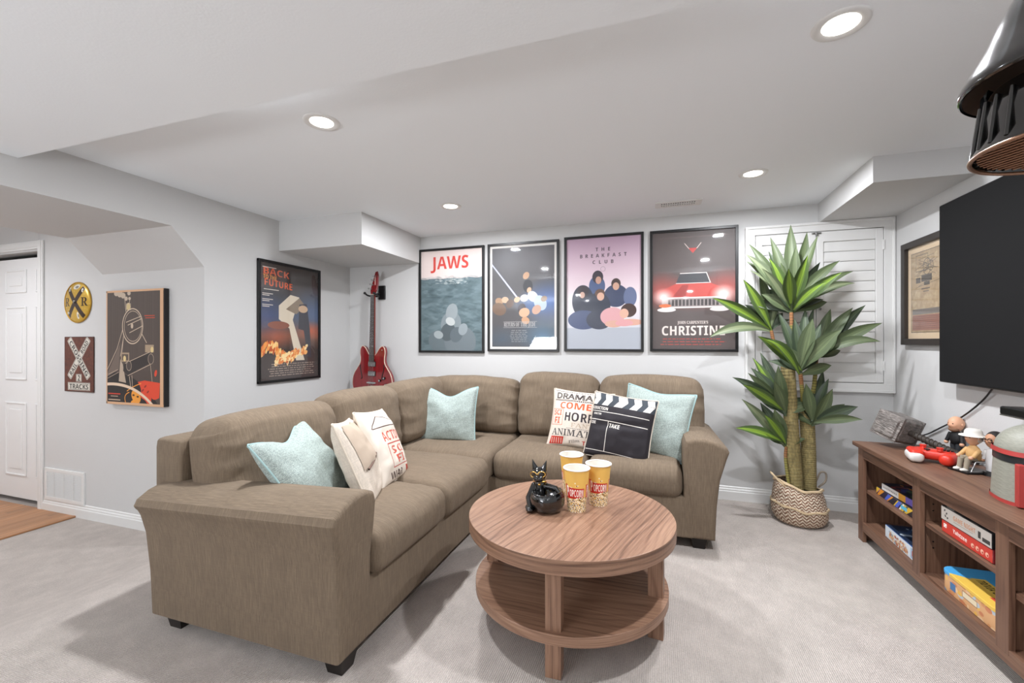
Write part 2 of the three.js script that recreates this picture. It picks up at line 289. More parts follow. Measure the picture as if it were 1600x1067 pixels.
function backCushion(w, h, d, s) {                            // loose back cushion, fullest in the middle, gathered at its ends
  return softBox(w, h, d, .075, 46, 40, 12, (v, [x, y, z]) => {
    const full = (1 - x * x * x * x) * (1 - y * y * y * y), fr = z > 0 ? 1 : .3;
    v.z += fr * (.045 * full - .02 * Math.abs(x * x * x)) * (z > 0 ? 1 : -1);
    v.y += .022 * (1 - x * x) * (y > 0 ? 1 : 0) - .012 * Math.pow(Math.abs(x), 6) * Math.max(0, y);
    v.x += .012 * (1 - y * y) * Math.sign(x) * Math.pow(Math.abs(x), 3);
    const edge = Math.pow(Math.abs(x), 3), fold = Math.pow(Math.abs(Math.sin(v.y * 26 + s + 4 * fbm(v.x * 4 + s, v.y * 5, 9, 2))), .6) * edge * -.022 * (1 - y * y * y * y);
    const slack = (fbm(v.x * 5 + s * 3, v.y * 7, 5 + s, 3) - .5) * .034;
    v.z += (z > -.2 ? 1 : 0) * (fold + slack * (1 - .5 * edge)); if (Math.abs(y) > .75) v.y += fold * .6 + slack * .4;
  });
}
function seatCushion(w, h, d, s) {                            // boxed seat cushion with a crowned top and softened front roll
  return softBox(w, h, d, .055, 40, 14, 40, (v, [x, y, z]) => {
    if (y > 0) v.y += .02 * (1 - x * x * x * x) * (1 - z * z * z * z) - .012 * Math.pow(Math.max(0, z), 8);
    v.z += z > .5 ? .014 * (1 - y * y) * (1 - x * x * .5) : 0;
    const wr = (fbm(v.x * 6 + s, v.z * 6, 3 + s, 3) - .5) * .012, pucker = Math.sin(v.x * 70 + 4 * vnoise(v.x * 6, s, 2)) * .0022 * Math.pow(Math.max(0, z), 4) + Math.sin(v.z * 60 + s) * .002 * Math.pow(Math.abs(x), 4);
    if (y > 0) v.y += wr + pucker; else v.y += pucker;
    v.z += z > .6 ? pucker * 1.5 : 0;
  });
}
function place(g, pos, ry = 0, rx = 0, rz = 0) { if (rz) g.rotateZ(rz); if (rx) g.rotateX(rx); if (ry) g.rotateY(ry); g.translate(...pos); return g; }
{
  const S = thing('sectional_sofa', 'large L-shaped brown linen sectional sofa with loose back cushions along two walls', 'sofa', [-1.1, 0, -2.8]);
  const part = (n, g, m = M.sofa, l) => { g.translate(1.1, 0, 2.8); return obj(n, g, m, S, l); };
  // seat base: L-shaped plinth
  const L = extrude(shapeOf([[-2.11, 3.74], [.2, 3.74], [.2, 2.79], [-1.085, 2.79], [-1.085, 1.40], [-2.11, 1.40]]), .245, .012, 3);
  L.rotateX(-Math.PI / 2); L.translate(0, .062, 0); part('seat_base', metreUV(L));
  part('back_frame', softBox(2.39, .745, .17, .03, 30, 14, 6).rotateY(Math.PI / 2).translate(-2.045, .435, -2.535));
  part('back_frame', softBox(2.3, .76, .17, .03, 30, 14, 6).translate(-.86, .44, -3.655));
  // flared arms with rolled tops
  function arm(len, flip) {                                   // local: x = outward, y = up, z = towards the front of the seat
    const pr = [[0, .062], [.175, .062], [.183, .25], [.20, .42], [.232, .545], [.247, .592], [.235, .618], [.19, .645], [.12, .664], [.05, .662], [.012, .645], [0, .61], [0, .3]];
    const c = new THREE.SplineCurve(pr.map(a => new THREE.Vector2(...a)));
    const pts = []; for (let i = 0; i < pr.length - 1; i++) { const a = pr[i], b = pr[i + 1]; for (let k = 0; k < 3; k++) pts.push([lerp(a[0], b[0], k / 3), lerp(a[1], b[1], k / 3)]); }
    const sh = shapeOf(pts.slice(0), false); const g0 = extrude(sh, len, .022, 4); const g = metreUV(g0, 'y'), p = g.attributes.position;
    for (let i = 0; i < p.count; i++) { const z = p.getZ(i) / len, y = p.getY(i); if (y > .5) p.setY(i, y - .045 * Math.pow(Math.max(0, 1 - z), 1.6) * sstep(.5, .6, y)); p.setZ(i, p.getZ(i) + .03 * sstep(.3, .62, y) * z); if (flip) p.setX(i, -p.getX(i)); }
    if (flip) for (let t = 0; t < p.count; t += 3) for (const a of [p, g.attributes.uv, g.attributes.normal]) for (let k = 0; k < a.itemSize; k++) { const q = a.getComponent(t + 1, k); a.setComponent(t + 1, k, a.getComponent(t + 2, k)); a.setComponent(t + 2, k, q); }
    return toCreasedNormals(g, .55);
  }
  const a1 = arm(1.0, true); a1.rotateY(Math.PI / 2); a1.translate(-2.08, 0, -1.47); part('arm', a1);
  const a2 = arm(.97, false); a2.translate(.148, 0, -3.76); part('arm', a2);
  // seat cushions
  part('seat_cushion', place(seatCushion(.60, .185, .93, 1), [-1.51, .385, -1.765], Math.PI / 2));
  part('seat_cushion', place(seatCushion(.615, .185, .93, 2.3), [-1.51, .38, -2.372], Math.PI / 2));
  part('seat_cushion', place(seatCushion(.93, .185, .86, 3.1), [-1.535, .382, -3.125]));
  part('seat_cushion', place(seatCushion(.635, .185, .83, 4.7), [-.752, .385, -3.185]));
  part('seat_cushion', place(seatCushion(.575, .185, .83, 5.9), [-.143, .385, -3.185]));
  // back cushions
  const T = .17;
  part('back_cushion', place(backCushion(.72, .43, .25, 1.2), [-1.835, .672, -1.72], Math.PI / 2, -T));
  part('back_cushion', place(backCushion(.64, .45, .25, 2.9), [-1.84, .685, -2.39], Math.PI / 2, -T));
  part('back_cushion', place(backCushion(.80, .45, .25, 4.1), [-1.85, .69, -3.13], Math.PI / 2, -T));
  part('back_cushion', place(backCushion(.84, .45, .25, 5.3), [-1.50, .69, -3.46], 0, -T));
  part('back_cushion', place(backCushion(.645, .50, .25, 6.6), [-.752, .712, -3.46], 0, -T));
  part('back_cushion', place(backCushion(.735, .49, .25, 7.7), [-.055, .712, -3.45], 0, -T));
  for (const [x, z] of [[-1.135, -1.36], [-1.97, -1.36], [.235, -2.85], [-1.15, -2.72], [.235, -3.66], [-2.03, -3.66]]) {
    const f = new THREE.CylinderGeometry(.062, .045, .066, 4, 1); f.rotateY(Math.PI / 4); f.translate(x, .031, z); const ff = f.toNonIndexed(); ff.computeVertexNormals(); part('foot', ff, M.sofaFoot);
  }
}

// ------------------------------------------------------------------ throw pillows
function pillowGeo(w, h, t, o = {}) {
  const n = 34, front = [], P = (u, v, sgn) => {
    const bow = o.bow ?? .07, U = Math.sign(u) * Math.pow(Math.abs(u), .9), V = Math.sign(v) * Math.pow(Math.abs(v), .9);
    let x = w / 2 * U * (1 - bow * (1 - V * V) * U * U), y = h / 2 * V * (1 - bow * (1 - U * U) * V * V), z = t / 2 * Math.pow(Math.max(0, (1 - U * U) * (1 - V * V)), .42);
    const ed = Math.max(Math.abs(U), Math.abs(V)), wr = (fbm(x * 9 + (o.s ?? 0), y * 9, 7, 3) - .5) * .05 * (z > 0 ? 1 : 0) * Math.min(1, z * 22) + Math.sin(x * 90 + y * 20) * .002 * Math.pow(ed, 6);
    z = z * sgn + wr * .6 * (1 - Math.pow(ed, 12));
    if (o.chop) { const c = o.chop * Math.exp(-Math.pow((U - (o.cx ?? 0)) / .5, 2)) * sstep(-.5, 1, V); y -= c; z *= 1 - .35 * c / o.chop * sstep(0, 1, V); }
    if (o.crease) z -= sgn * o.crease * Math.exp(-Math.pow((V - .15 * U - .05) / .08, 2)) * (1 - U * U);
    return [x, y, z];
  };
  const make = sgn => { const g = new THREE.PlaneGeometry(2, 2, n, n), p = g.attributes.position, uv = g.attributes.uv; for (let i = 0; i < p.count; i++) { p.setXYZ(i, ...P(p.getX(i), p.getY(i), sgn)); if (!o.print || sgn < 0) uv.setXY(i, uv.getX(i) * w, uv.getY(i) * h); } if (sgn < 0) { const a = g.index.array; for (let k = 0; k < a.length; k += 3) { const q = a[k + 1]; a[k + 1] = a[k + 2]; a[k + 2] = q; } } g.computeVertexNormals(); return g; };
  const ring = []; const m = 18; for (const [a, b] of [[[-1, -1], [1, -1]], [[1, -1], [1, 1]], [[1, 1], [-1, 1]], [[-1, 1], [-1, -1]]]) for (let i = 0; i < m; i++) ring.push(P(lerp(a[0], b[0], i / m), lerp(a[1], b[1], i / m), 1));
  return { front: make(1), back: make(-1), piping: tube(ring, o.pipe ?? .0045, 160, 6, true) };
}
const aquaTex = pixelTex(256, 256, (x, y) => { const a = fbm(x / 3, y / 3, 71, 2), b = hash(x >> 1, y >> 1, 72), s = fbm(x / 30, y / 3, 75, 2), v = .66 + .56 * a + .14 * s, m = b > .7 ? .16 : 0; return [lerp(160, 208, m) * v, lerp(173, 212, m) * v, lerp(168, 206, m) * v]; }, [.14, .14]);
const aquaBump = pixelTex(128, 128, (x, y) => 255 * fbm(x / 2, y / 2, 73, 2, 64, 64), [.08, .08], false);
M.aqua = phys({ map: aquaTex, bumpMap: aquaBump, bumpScale: .0018, roughness: .95, sheen: .1, sheenColor: new THREE.Color(0xbfd4d4), sheenRoughness: .6 });
M.aquaPipe = std({ color: 0x9fbcbc, roughness: .9 });
const creamTex = pixelTex(256, 256, (x, y) => { const a = fbm(x / 2, y / 40, 81, 2), b = fbm(x / 40, y / 2, 82, 2), v = .86 + .12 * a + .1 * b; return [226 * v, 214 * v, 199 * v]; }, [.12, .12]);
M.cream = std({ map: creamTex, roughness: .92 });
M.creamPipe = std({ color: 0xd8ccbc, roughness: .9 });
function font(px, fam = 'sans-serif', b = 'bold ') { return b + px + 'px ' + fam; }
function fitText(c, t, x, y, w, h, fam = 'sans-serif', b = 'bold ', stroke) { // draws t centred on x, y, stretched to w by h
  c.save(); c.font = font(100, fam, b); const m = c.measureText(t).width; c.translate(x, y); c.scale(w / m, h / 73); c.textAlign = 'center'; c.textBaseline = 'alphabetic'; if (stroke) c.strokeText(t, 0, 36); else c.fillText(t, 0, 36); c.restore();
}
const genreTex = canvasTex(768, 768, (c, w, h) => {
  c.fillStyle = '#ded3c6'; c.fillRect(0, 0, w, h);
  for (let i = 0; i < 9000; i++) { c.fillStyle = hash(i, 1, 3) > .5 ? 'rgba(255,250,240,.12)' : 'rgba(120,100,80,.10)'; c.fillRect(hash(i, 2, 3) * w, hash(i, 3, 3) * h, hash(i, 4, 3) * 30, 1.5); }
  const ink = '#2a2428', red = '#c4392c', or = '#d9603c';
  c.fillStyle = ink; c.fillRect(30, 26, 700, 12); for (let i = 0; i < 24; i++) { c.fillStyle = '#ded3c6'; c.fillRect(36 + i * 29, 29, 14, 6); }
  c.strokeStyle = ink; c.lineWidth = 7; fitText(c, 'DRAMA', 275, 105, 450, 88, 'sans-serif', '', true);
  c.fillStyle = ink; c.fillRect(40, 163, 560, 22); for (let i = 0; i < 30; i++) { c.fillStyle = '#ded3c6'; c.fillRect(45 + i * 19, 168, 10, 12); }
  c.fillStyle = red; c.beginPath(); for (let i = 0; i < 10; i++) { const a = i * Math.PI / 5 - 1.57, r = i % 2 ? 24 : 56; c.lineTo(655 + r * Math.cos(a), 120 + r * Math.sin(a)); } c.fill();
  c.fillStyle = or; fitText(c, 'COMEDY', 400, 245, 560, 92);
  c.strokeStyle = or; c.lineWidth = 5; c.strokeRect(24, 300, 160, 178); c.fillStyle = or; fitText(c, 'SCI', 104, 342, 120, 60); fitText(c, 'FI', 104, 425, 90, 70);
  c.fillStyle = '#3a3339'; fitText(c, 'HORROR', 460, 378, 510, 92);
  c.fillStyle = '#b9a58f'; fitText(c, 'FANTASY', 500, 468, 400, 52, 'serif', '');
  c.fillStyle = ink; for (let i = 0; i < 26; i++) c.fillRect(250 + i * 18, 508, 10, 7);
  c.fillStyle = '#55504f'; fitText(c, 'ANIMATION', 390, 570, 680, 90, 'serif');
  c.fillStyle = red; c.beginPath(); c.moveTo(50, 632); c.lineTo(225, 632); c.lineTo(212, 742); c.lineTo(30, 742); c.fill(); c.fillStyle = '#ded3c6'; for (let i = 0; i < 5; i++) c.fillRect(62 + i * 32, 650, 8, 80);
  c.fillStyle = ink; c.save(); c.translate(330, 700); c.rotate(-.3); c.font = 'italic 54px serif'; c.fillText('Film', -40, 10); c.restore();
  c.fillStyle = red; fitText(c, 'THRILLER', 590, 695, 320, 62);
});
M.genre = std({ map: genreTex, roughness: .9 });
const genreTex2 = canvasTex(512, 512, (c, w, h) => {
  c.fillStyle = '#e0d6c9'; c.fillRect(0, 0, w, h); c.strokeStyle = '#4a3430'; c.lineWidth = 7; c.beginPath(); c.moveTo(60, 150); c.lineTo(190, 60); c.lineTo(400, 110); c.moveTo(70, 150); c.lineTo(410, 150); c.stroke();
  c.fillStyle = '#c85c4c'; fitText(c, 'ACTION', 300, 215, 330, 60); c.strokeStyle = '#b4463a'; c.lineWidth = 6; c.strokeRect(150, 260, 300, 150);
  fitText(c, 'SCI', 300, 300, 220, 50); fitText(c, 'FI', 300, 365, 170, 56); c.fillStyle = '#b03a2c'; c.fillRect(380, 430, 90, 70); c.fillStyle = '#4a3430'; fitText(c, 'WAR', 200, 460, 190, 50);
});
M.genre2 = std({ map: genreTex2, roughness: .9 });
const clapTex = canvasTex(768, 768, (c, w, h) => {
  c.fillStyle = '#262228'; c.fillRect(0, 0, w, h); c.fillStyle = '#3b424a'; c.fillRect(0, 0, w, 176);
  c.fillStyle = '#efe9e0'; for (let i = -1; i < 6; i++) { const x = 30 + i * 160; c.beginPath(); c.moveTo(x, 92); c.lineTo(x + 86, 92); c.lineTo(x + 60, 12); c.lineTo(x - 26, 12); c.fill(); c.beginPath(); c.moveTo(x, 96); c.lineTo(x + 86, 96); c.lineTo(x + 40, 172); c.lineTo(x - 46, 172); c.fill(); }
  c.fillStyle = '#efe9e0'; fitText(c, 'PRODUCTION', 110, 214, 270, 38); c.fillRect(20, 250, 700, 7); fitText(c, 'DIRECTOR', 110, 285, 120, 22); c.fillRect(20, 345, 700, 7); fitText(c, 'SCENE', 70, 378, 80, 26); c.fillRect(276, 348, 7, 340); fitText(c, 'TAKE', 350, 385, 110, 36); c.fillRect(20, 684, 700, 7);
});
M.clap = std({ map: clapTex, roughness: .75 });
function pillow(label, w, h, t, o, mats, pos, e) {
  const q = pillowGeo(w, h, t, o), g = thing('throw_pillow', label, 'pillow', pos); g.rotation.set(...e, 'YXZ');
  obj('front', q.front, mats[0], g); obj('back', q.back, mats[1], g); obj('piping', q.piping, mats[2], g); return g;
}
const AQ = [M.aqua, M.aqua, M.aquaPipe];
pillow('aqua tweed pillow leaning beside the near sofa arm', .45, .45, .17, { chop: .055, s: 1 }, AQ, [-1.545, .64, -1.62], [-.62, 1.84, .08]);
const backP = pillow('plain cream pillow turned so that its envelope closure shows, next to the near aqua pillow', .42, .42, .15, { s: 2.5, bow: .05 }, [M.cream, M.cream, M.creamPipe], [-1.41, .645, -1.82], [-.42, 2.12, -.12]);
{ // the lapped opening of the cover: a second layer of cloth over the upper half, edged with print
  const f = pillowGeo(.42, .42, .15, { s: 2.5, bow: .05 }).front, keep = [], p = f.attributes.position, ix = f.index.array; for (let k = 0; k < ix.length; k += 3) { let ok = true; for (let j = 0; j < 3; j++) { const x = p.getX(ix[k + j]), y = p.getY(ix[k + j]); if (Math.abs(x) > .185 || y < -.02 + .2 * x || y > .19) ok = false; } if (ok) keep.push(ix[k], ix[k + 1], ix[k + 2]); } f.setIndex(keep); f.translate(0, 0, .004); obj('closure_flap', f, std({ color: 0xb9a896, roughness: .95, side: THREE.DoubleSide }), backP);
  obj('closure_hem', tube([[-.17, -.05, .058], [-.09, -.035, .074], [0, -.02, .08], [.09, 0, .076], [.17, .015, .058]], .005, 24, 6), std({ color: 0x6b5348 }), backP);
}
pillow('cream pillow with red word print, behind the plain cream pillow', .42, .42, .14, { s: 4.2, print: true, bow: .05 }, [M.genre2, M.cream, M.creamPipe], [-1.45, .652, -2.075], [-.42, 1.88, -.12]);
pillow('pale aqua tweed pillow standing in the corner of the sofa', .45, .43, .15, { chop: .065, s: 6 }, AQ, [-1.53, .67, -3.05], [-.28, .12, .02]);
pillow('cream pillow printed with film genre words such as drama and comedy', .44, .42, .14, { s: 7.4, print: true }, [M.genre, M.cream, M.creamPipe], [-.52, .672, -3.12], [-.34, .02, -.07]);
pillow('black clapperboard print pillow with white stripes', .43, .44, .15, { s: 9.1, print: true, crease: .016, bow: .05 }, [M.clap, M.cream, M.creamPipe], [-.235, .655, -2.985], [-.3, -.16, -.11]);
pillow('aqua tweed pillow leaning beside the far sofa arm', .46, .46, .16, { s: 11, chop: .02, pipe: .006 }, AQ, [-.015, .685, -3.13], [-.32, -.2, -.13]);

// ------------------------------------------------------------------ round walnut coffee table
const TX = -.378, TZ = -1.965, TY = .462;
{
  const t = thing('coffee_table', 'round two-tier walnut coffee table with four square legs on the carpet', 'table', [TX, 0, TZ]);
  const disc = (r, y0, y1) => { const sh = new THREE.Shape(); sh.absarc(0, 0, r, 0, Math.PI * 2); const g = new THREE.ExtrudeGeometry(sh, { depth: y1 - y0 - .004, bevelEnabled: true, bevelSize: .002, bevelOffset: -.002, bevelThickness: .002, bevelSegments: 2, curveSegments: 72 }); g.rotateX(-Math.PI / 2); g.translate(0, y0 + .002, 0); return g; };
  const rimUV = (g, r) => { const p = g.attributes.position, n = g.attributes.normal, u = g.attributes.uv; for (let t = 0; t < p.count; t += 3) { if (Math.abs(n.getY(t) + n.getY(t + 1) + n.getY(t + 2)) > 1.2) continue; const a0 = Math.atan2(p.getZ(t), p.getX(t)); for (let i = t; i < t + 3; i++) { let a = Math.atan2(p.getZ(i), p.getX(i)); if (a - a0 > 3) a -= Math.PI * 2; if (a0 - a > 3) a += Math.PI * 2; u.setXY(i, p.getY(i), a * r); } } return g; };
  const turnGrain = g => { g.rotateY(.28); const q = metreUV(g, 'z'); q.rotateY(-.28); return q; };
  obj('table_top', rimUV(turnGrain(disc(.455, .405, TY)), .455), M.walnut, t);
  const sg = rimUV(metreUV(disc(.425, .135, .175), 'x'), .425); obj('lower_shelf', sg, M.walnut, t);
  const a0 = -.09;
  for (let k = 0; k < 4; k++) { const l = box(.06, .406, .062, 0, .203, .375, .003, 'y'); l.rotateY(k * Math.PI / 2 + a0 + (k === 0 ? .13 : 0)); obj('leg', l, M.walnut, t); }
}
// ------------------------------------------------------------------ popcorn cups
const cupTex = canvasTex(1024, 512, (c, w, h) => {
  c.fillStyle = '#efc063'; c.fillRect(0, 0, w, h);
  for (let k = 0; k < 3; k++) {
    const X = k * w / 3 + 60;
    for (let i = 0; i < 5; i++) { c.fillStyle = ['#fff4d8', '#f6d58a', '#8a3b22'][i % 3]; c.beginPath(); c.arc(X + 150 + i * 12, 150 + (i * 37 % 40), 9, 0, 7); c.fill(); }
    c.fillStyle = '#c9281f'; c.beginPath(); c.moveTo(X - 22, 176); c.lineTo(X + 20, 176); c.lineTo(X + 28, 206); c.lineTo(X + 292, 218); c.lineTo(X + 286, 330); c.lineTo(X - 10, 346); c.fill();
    c.fillStyle = '#fff6ec'; fitText(c, 'P', X + 26, 256, 52, 136); fitText(c, 'OPCORN', X + 170, 272, 222, 88);
    c.fillStyle = '#fff'; c.font = '26px sans-serif'; c.fillText('the', X + 70, 215);
  }
  for (let i = 0; i < 3400; i++) { const x = hash(i, 1, 8) * w, y = 318 + hash(i, 2, 8) * 200, r = 3 + hash(i, 3, 8) * 6; if (y < 335 + 14 * Math.sin(x / 60)) continue; c.fillStyle = ['#fbf3e4', '#fff9ee', '#f2dcae', '#e9c06b', '#7d3a22', '#2e211d', '#fff4dc'][Math.floor(hash(i, 4, 8) * 7)]; c.beginPath(); c.ellipse(x, y, r, r * .8, 0, 0, 7); c.fill(); }
}); cupTex.wrapS = THREE.RepeatWrapping;
M.cup = std({ map: cupTex, roughness: .35 }); M.cupRim = std({ color: 0xf3efe6, roughness: .5 }); M.cupIn = std({ color: 0xece7dd, roughness: .6 });
function cup(label, p, tw) {
  const t = thing('popcorn_cup', label, 'cup', [p.x, TY, p.z], tw, 'popcorn cups on the coffee table');
  const h = .192, r0 = .041, r1 = .058;
  obj('paper_wall', new THREE.LatheGeometry([[r0, 0], [r0 + .0005, .002], [r1, h]].map(a => new THREE.Vector2(...a)), 48), M.cup, t);
  { const g = t.children[0].geometry, uv = g.attributes.uv, p2 = g.attributes.position; for (let i = 0; i < uv.count; i++) uv.setY(i, p2.getY(i) / h); }
  obj('inner_wall', new THREE.LatheGeometry([[.001, .006], [r0 - .001, .006], [r1 - .001, h]].map(a => new THREE.Vector2(...a)), 48), Object.assign(M.cupIn, { side: THREE.DoubleSide }), t);
  const rim = new THREE.TorusGeometry(r1 + .001, .0032, 10, 48); rim.rotateX(Math.PI / 2); rim.translate(0, h, 0); obj('rolled_rim', rim, M.cupRim, t);
}
cup('yellow popcorn cup nearest the front of the three', atY(901, 796, TY), 2.95);
cup('yellow popcorn cup standing on the right of the three', atY(935, 787, TY), 3.1);
cup('yellow popcorn cup half hidden behind the other two', atY(893, 768, TY), 1.2);

// ------------------------------------------------------------------ small black dog figurine holding a tray
{
  const p = atY(850, 795, TY), t = thing('dog_figurine', 'glossy black dog figurine with gold sunglasses sitting behind its round tray', 'figurine', [p.x, TY, p.z], .0);
  const gl = phys({ color: 0x060607, roughness: .16, clearcoat: 1, clearcoatRoughness: .08 }), gold = std({ color: 0xd6ad62, metalness: 1, roughness: .28 });
  // the bowl that the dog embraces
  const bowl = new THREE.LatheGeometry([[.001, .004], [.045, 0], [.068, .012], [.08, .04], [.079, .066], [.07, .084], [.064, .086], [.058, .078], [.045, .062], [.001, .056]].map(a => new THREE.Vector2(...a)), 44);
  const bp = bowl.attributes.position; for (let i = 0; i < bp.count; i++) { const x = bp.getX(i), y = bp.getY(i); bp.setY(i, y * (1 + 2.0 * Math.max(0, x) * sstep(.02, .08, y)) ); } bowl.computeVertexNormals(); bowl.translate(.018, 0, .01); obj('tray', bowl, gl, t);
  // one continuous body: seated torso, chest, forelegs along the tray
  const body = [];
  const cap = (a, b, r1, r2) => { const A = new THREE.Vector3(...a), B = new THREE.Vector3(...b), d = B.clone().sub(A), len = d.length(), pr = []; for (let i = 0; i <= 8; i++) { const q = -Math.PI / 2 + Math.PI / 2 * i / 8; pr.push(new THREE.Vector2(Math.max(1e-4, r1 * Math.cos(q)), r1 * Math.sin(q))); } for (let i = 0; i <= 8; i++) { const q = Math.PI / 2 * i / 8; pr.push(new THREE.Vector2(Math.max(1e-4, r2 * Math.cos(q)), len + r2 * Math.sin(q))); } const g = new THREE.LatheGeometry(pr, 20); g.applyQuaternion(new THREE.Quaternion().setFromUnitVectors(new THREE.Vector3(0, 1, 0), d.normalize())); g.translate(A.x, A.y, A.z); return g; };
  body.push(cap([-.03, .035, -.035], [-.025, .105, -.03], .042, .030), cap([-.05, .095, -.02], [-.068, .05, .02], .018, .014), cap([-.068, .05, .02], [-.05, .018, .055], .014, .013), cap([0, .10, -.02], [.055, .098, -.005], .016, .012), cap([-.055, .02, -.01], [-.062, .014, .04], .022, .016), ball(.016, -.05, .014, .062, 1.2, .8, 1.2), cap([.055, .098, -.005], [.078, .085, .015], .012, .010));
  obj('dog_body', body, gl, t);
  const head = [ball(.036, -.028, .152, -.022, 1, .92, .95), ball(.022, -.025, .140, .008, 1.15, .85, .9), ball(.007, -.025, .150, .026, 1.2, .8, .8)];
  for (const s of [-1, 1]) { const e = new THREE.ConeGeometry(.017, .05, 14); e.scale(1, 1, .5); e.rotateZ(-s * .32); e.translate(-.028 + s * .027, .196, -.024); head.push(e); }
  const hd = obj('dog_head', head, gl, t);
  const fr = []; for (const s of [-1, 1]) { const c = []; for (let i = 0; i < 16; i++) { const a = i / 16 * Math.PI * 2; c.push([-.028 + s * .019 + .016 * Math.cos(a) * (1 - .2 * Math.sin(a) * 0), .158 + .0125 * Math.sin(a) + s * .002, .014 - Math.abs(s * .019 + .016 * Math.cos(a)) * .25]); } fr.push(tube(c, .0024, 40, 6, true)); }
  fr.push(tube([[-.034, .162, .016], [-.022, .162, .016]], .002, 4, 6)); obj('sunglasses', fr, gold, hd);
  const col = new THREE.TorusGeometry(.028, .0045, 8, 30); col.rotateX(Math.PI / 2 - .2); col.translate(-.026, .119, -.022); obj('collar', [col, ball(.007, -.02, .113, .008)], gold, t);
  obj('tray_edge', tube([[-.05, .072, .03], [-.02, .064, .062], [.03, .066, .078], [.07, .08, .05]], .0022, 20, 6), gl, t);
}

// ------------------------------------------------------------------ framed posters
function framed(label, w, h, tex, mat = 0, rough = .5) {       // built facing +z, centred on its origin at the wall
  const t = thing('framed_poster', label, 'poster'); const b = .021, d = .024;
  obj('frame', [span(-w / 2, w / 2, h / 2 - b, h / 2, 0, d, .002), span(-w / 2, w / 2, -h / 2, -h / 2 + b, 0, d, .002), span(-w / 2, -w / 2 + b, -h / 2 + .001, h / 2 - .001, 0, d - .0004, .002), span(w / 2 - b, w / 2, -h / 2 + .001, h / 2 - .001, 0, d - .0004, .002)], M.blackFrame, t);
  if (mat) obj('white_border', span(-w / 2 + .01, w / 2 - .01, -h / 2 + .01, h / 2 - .01, .004, .009, 0), std({ color: 0xdedbd6, roughness: .7 }), t);
  const iw = w - 2 * b - 2 * mat, ih = h - 2 * b - 2 * mat;
  const p = new THREE.BoxGeometry(iw, ih, .003); p.translate(0, 0, mat ? .0095 : .008); const q = obj('print', p, std({ map: tex, roughness: rough }), t);
  const gl = new THREE.PlaneGeometry(w - 2 * b + .004, h - 2 * b + .004); gl.translate(0, 0, .017); obj('glass', gl, M.glass, t);
  return t;
}
function blob(c, x, y, rx, ry, col, rot = 0) { c.fillStyle = col; c.beginPath(); c.ellipse(x, y, rx, ry, rot, 0, 7); c.fill(); }
function soft(c, x, y, r, col, ky = 1) { c.save(); c.translate(x, y); c.scale(1, ky); const g = c.createRadialGradient(0, 0, 0, 0, 0, r); g.addColorStop(0, col); g.addColorStop(1, col.replace(/[\d.]+\)$/, '0)')); c.fillStyle = g; c.fillRect(-r, -r, 2 * r, 2 * r); c.restore(); }
function grad(c, x0, y0, x1, y1, stops) { const g = c.createLinearGradient(x0, y0, x1, y1); stops.forEach(([p, k]) => g.addColorStop(p, k)); return g; }
function credits(c, x, y, w, rows, col, s, dy = 15) { c.fillStyle = col; for (let r = 0; r < rows; r++) { let X = x + hash(r, 1, s) * w * .12; const end = x + w - hash(r, 2, s) * w * .12; while (X < end) { const l = 8 + hash(r, X | 0, s) * 34; c.fillRect(X, y + r * dy, Math.min(l, end - X), 5.5); X += l + 7; } } }
const seaTex = canvasTex(512, 760, (c, w, h) => {             // plain seascape print: pale sky over deep teal water, grey rock below
  c.fillStyle = '#e3d3ce'; c.fillRect(0, 0, w, h);
  c.fillStyle = '#56696e'; c.fillRect(0, 212, w, h);
  for (let i = 0; i < 420; i++) { const y = 216 + Math.pow(hash(i, 2, 4), 1.4) * 540, k = hash(i, 3, 4); c.fillStyle = k > .5 ? 'rgba(122,142,146,.16)' : 'rgba(40,58,66,.16)'; c.beginPath(); c.ellipse(hash(i, 1, 4) * w, y, 20 + 60 * k, 5 + 16 * hash(i, 5, 4), hash(i, 6, 4) - .5, 0, 7); c.fill(); }
  for (let i = 0; i < 90; i++) { c.fillStyle = 'rgba(214,214,210,.35)'; c.beginPath(); c.ellipse(130 + hash(i, 1, 9) * 260, 208 + hash(i, 2, 9) * 50, 14 * hash(i, 3, 9) + 4, 3, 0, 0, 7); c.fill(); }
  c.strokeStyle = '#c9bcb8'; c.lineWidth = 4; c.beginPath(); c.moveTo(0, 212); for (let x = 0; x <= w; x += 16) c.lineTo(x, 210 + 5 * Math.sin(x / 23)); c.stroke();
  for (const [x, y, rx, ry, k] of [[180, 700, 120, 90, '#5e6b70'], [330, 690, 130, 120, '#6a757a'], [255, 560, 84, 96, '#7b868a'], [262, 470, 48, 66, '#8d9699'], [230, 620, 60, 70, '#495459'], [300, 640, 50, 60, '#59646a'], [250, 540, 40, 30, '#b5bab9'], [150, 640, 40, 30, '#98a1a3'], [355, 600, 36, 46, '#8a9498']]) blob(c, x, y, rx, ry, k, (x % 7) / 12);
  c.fillStyle = '#cf3b30'; fitText(c, 'JAWS', 250, 92, 310, 96);
});
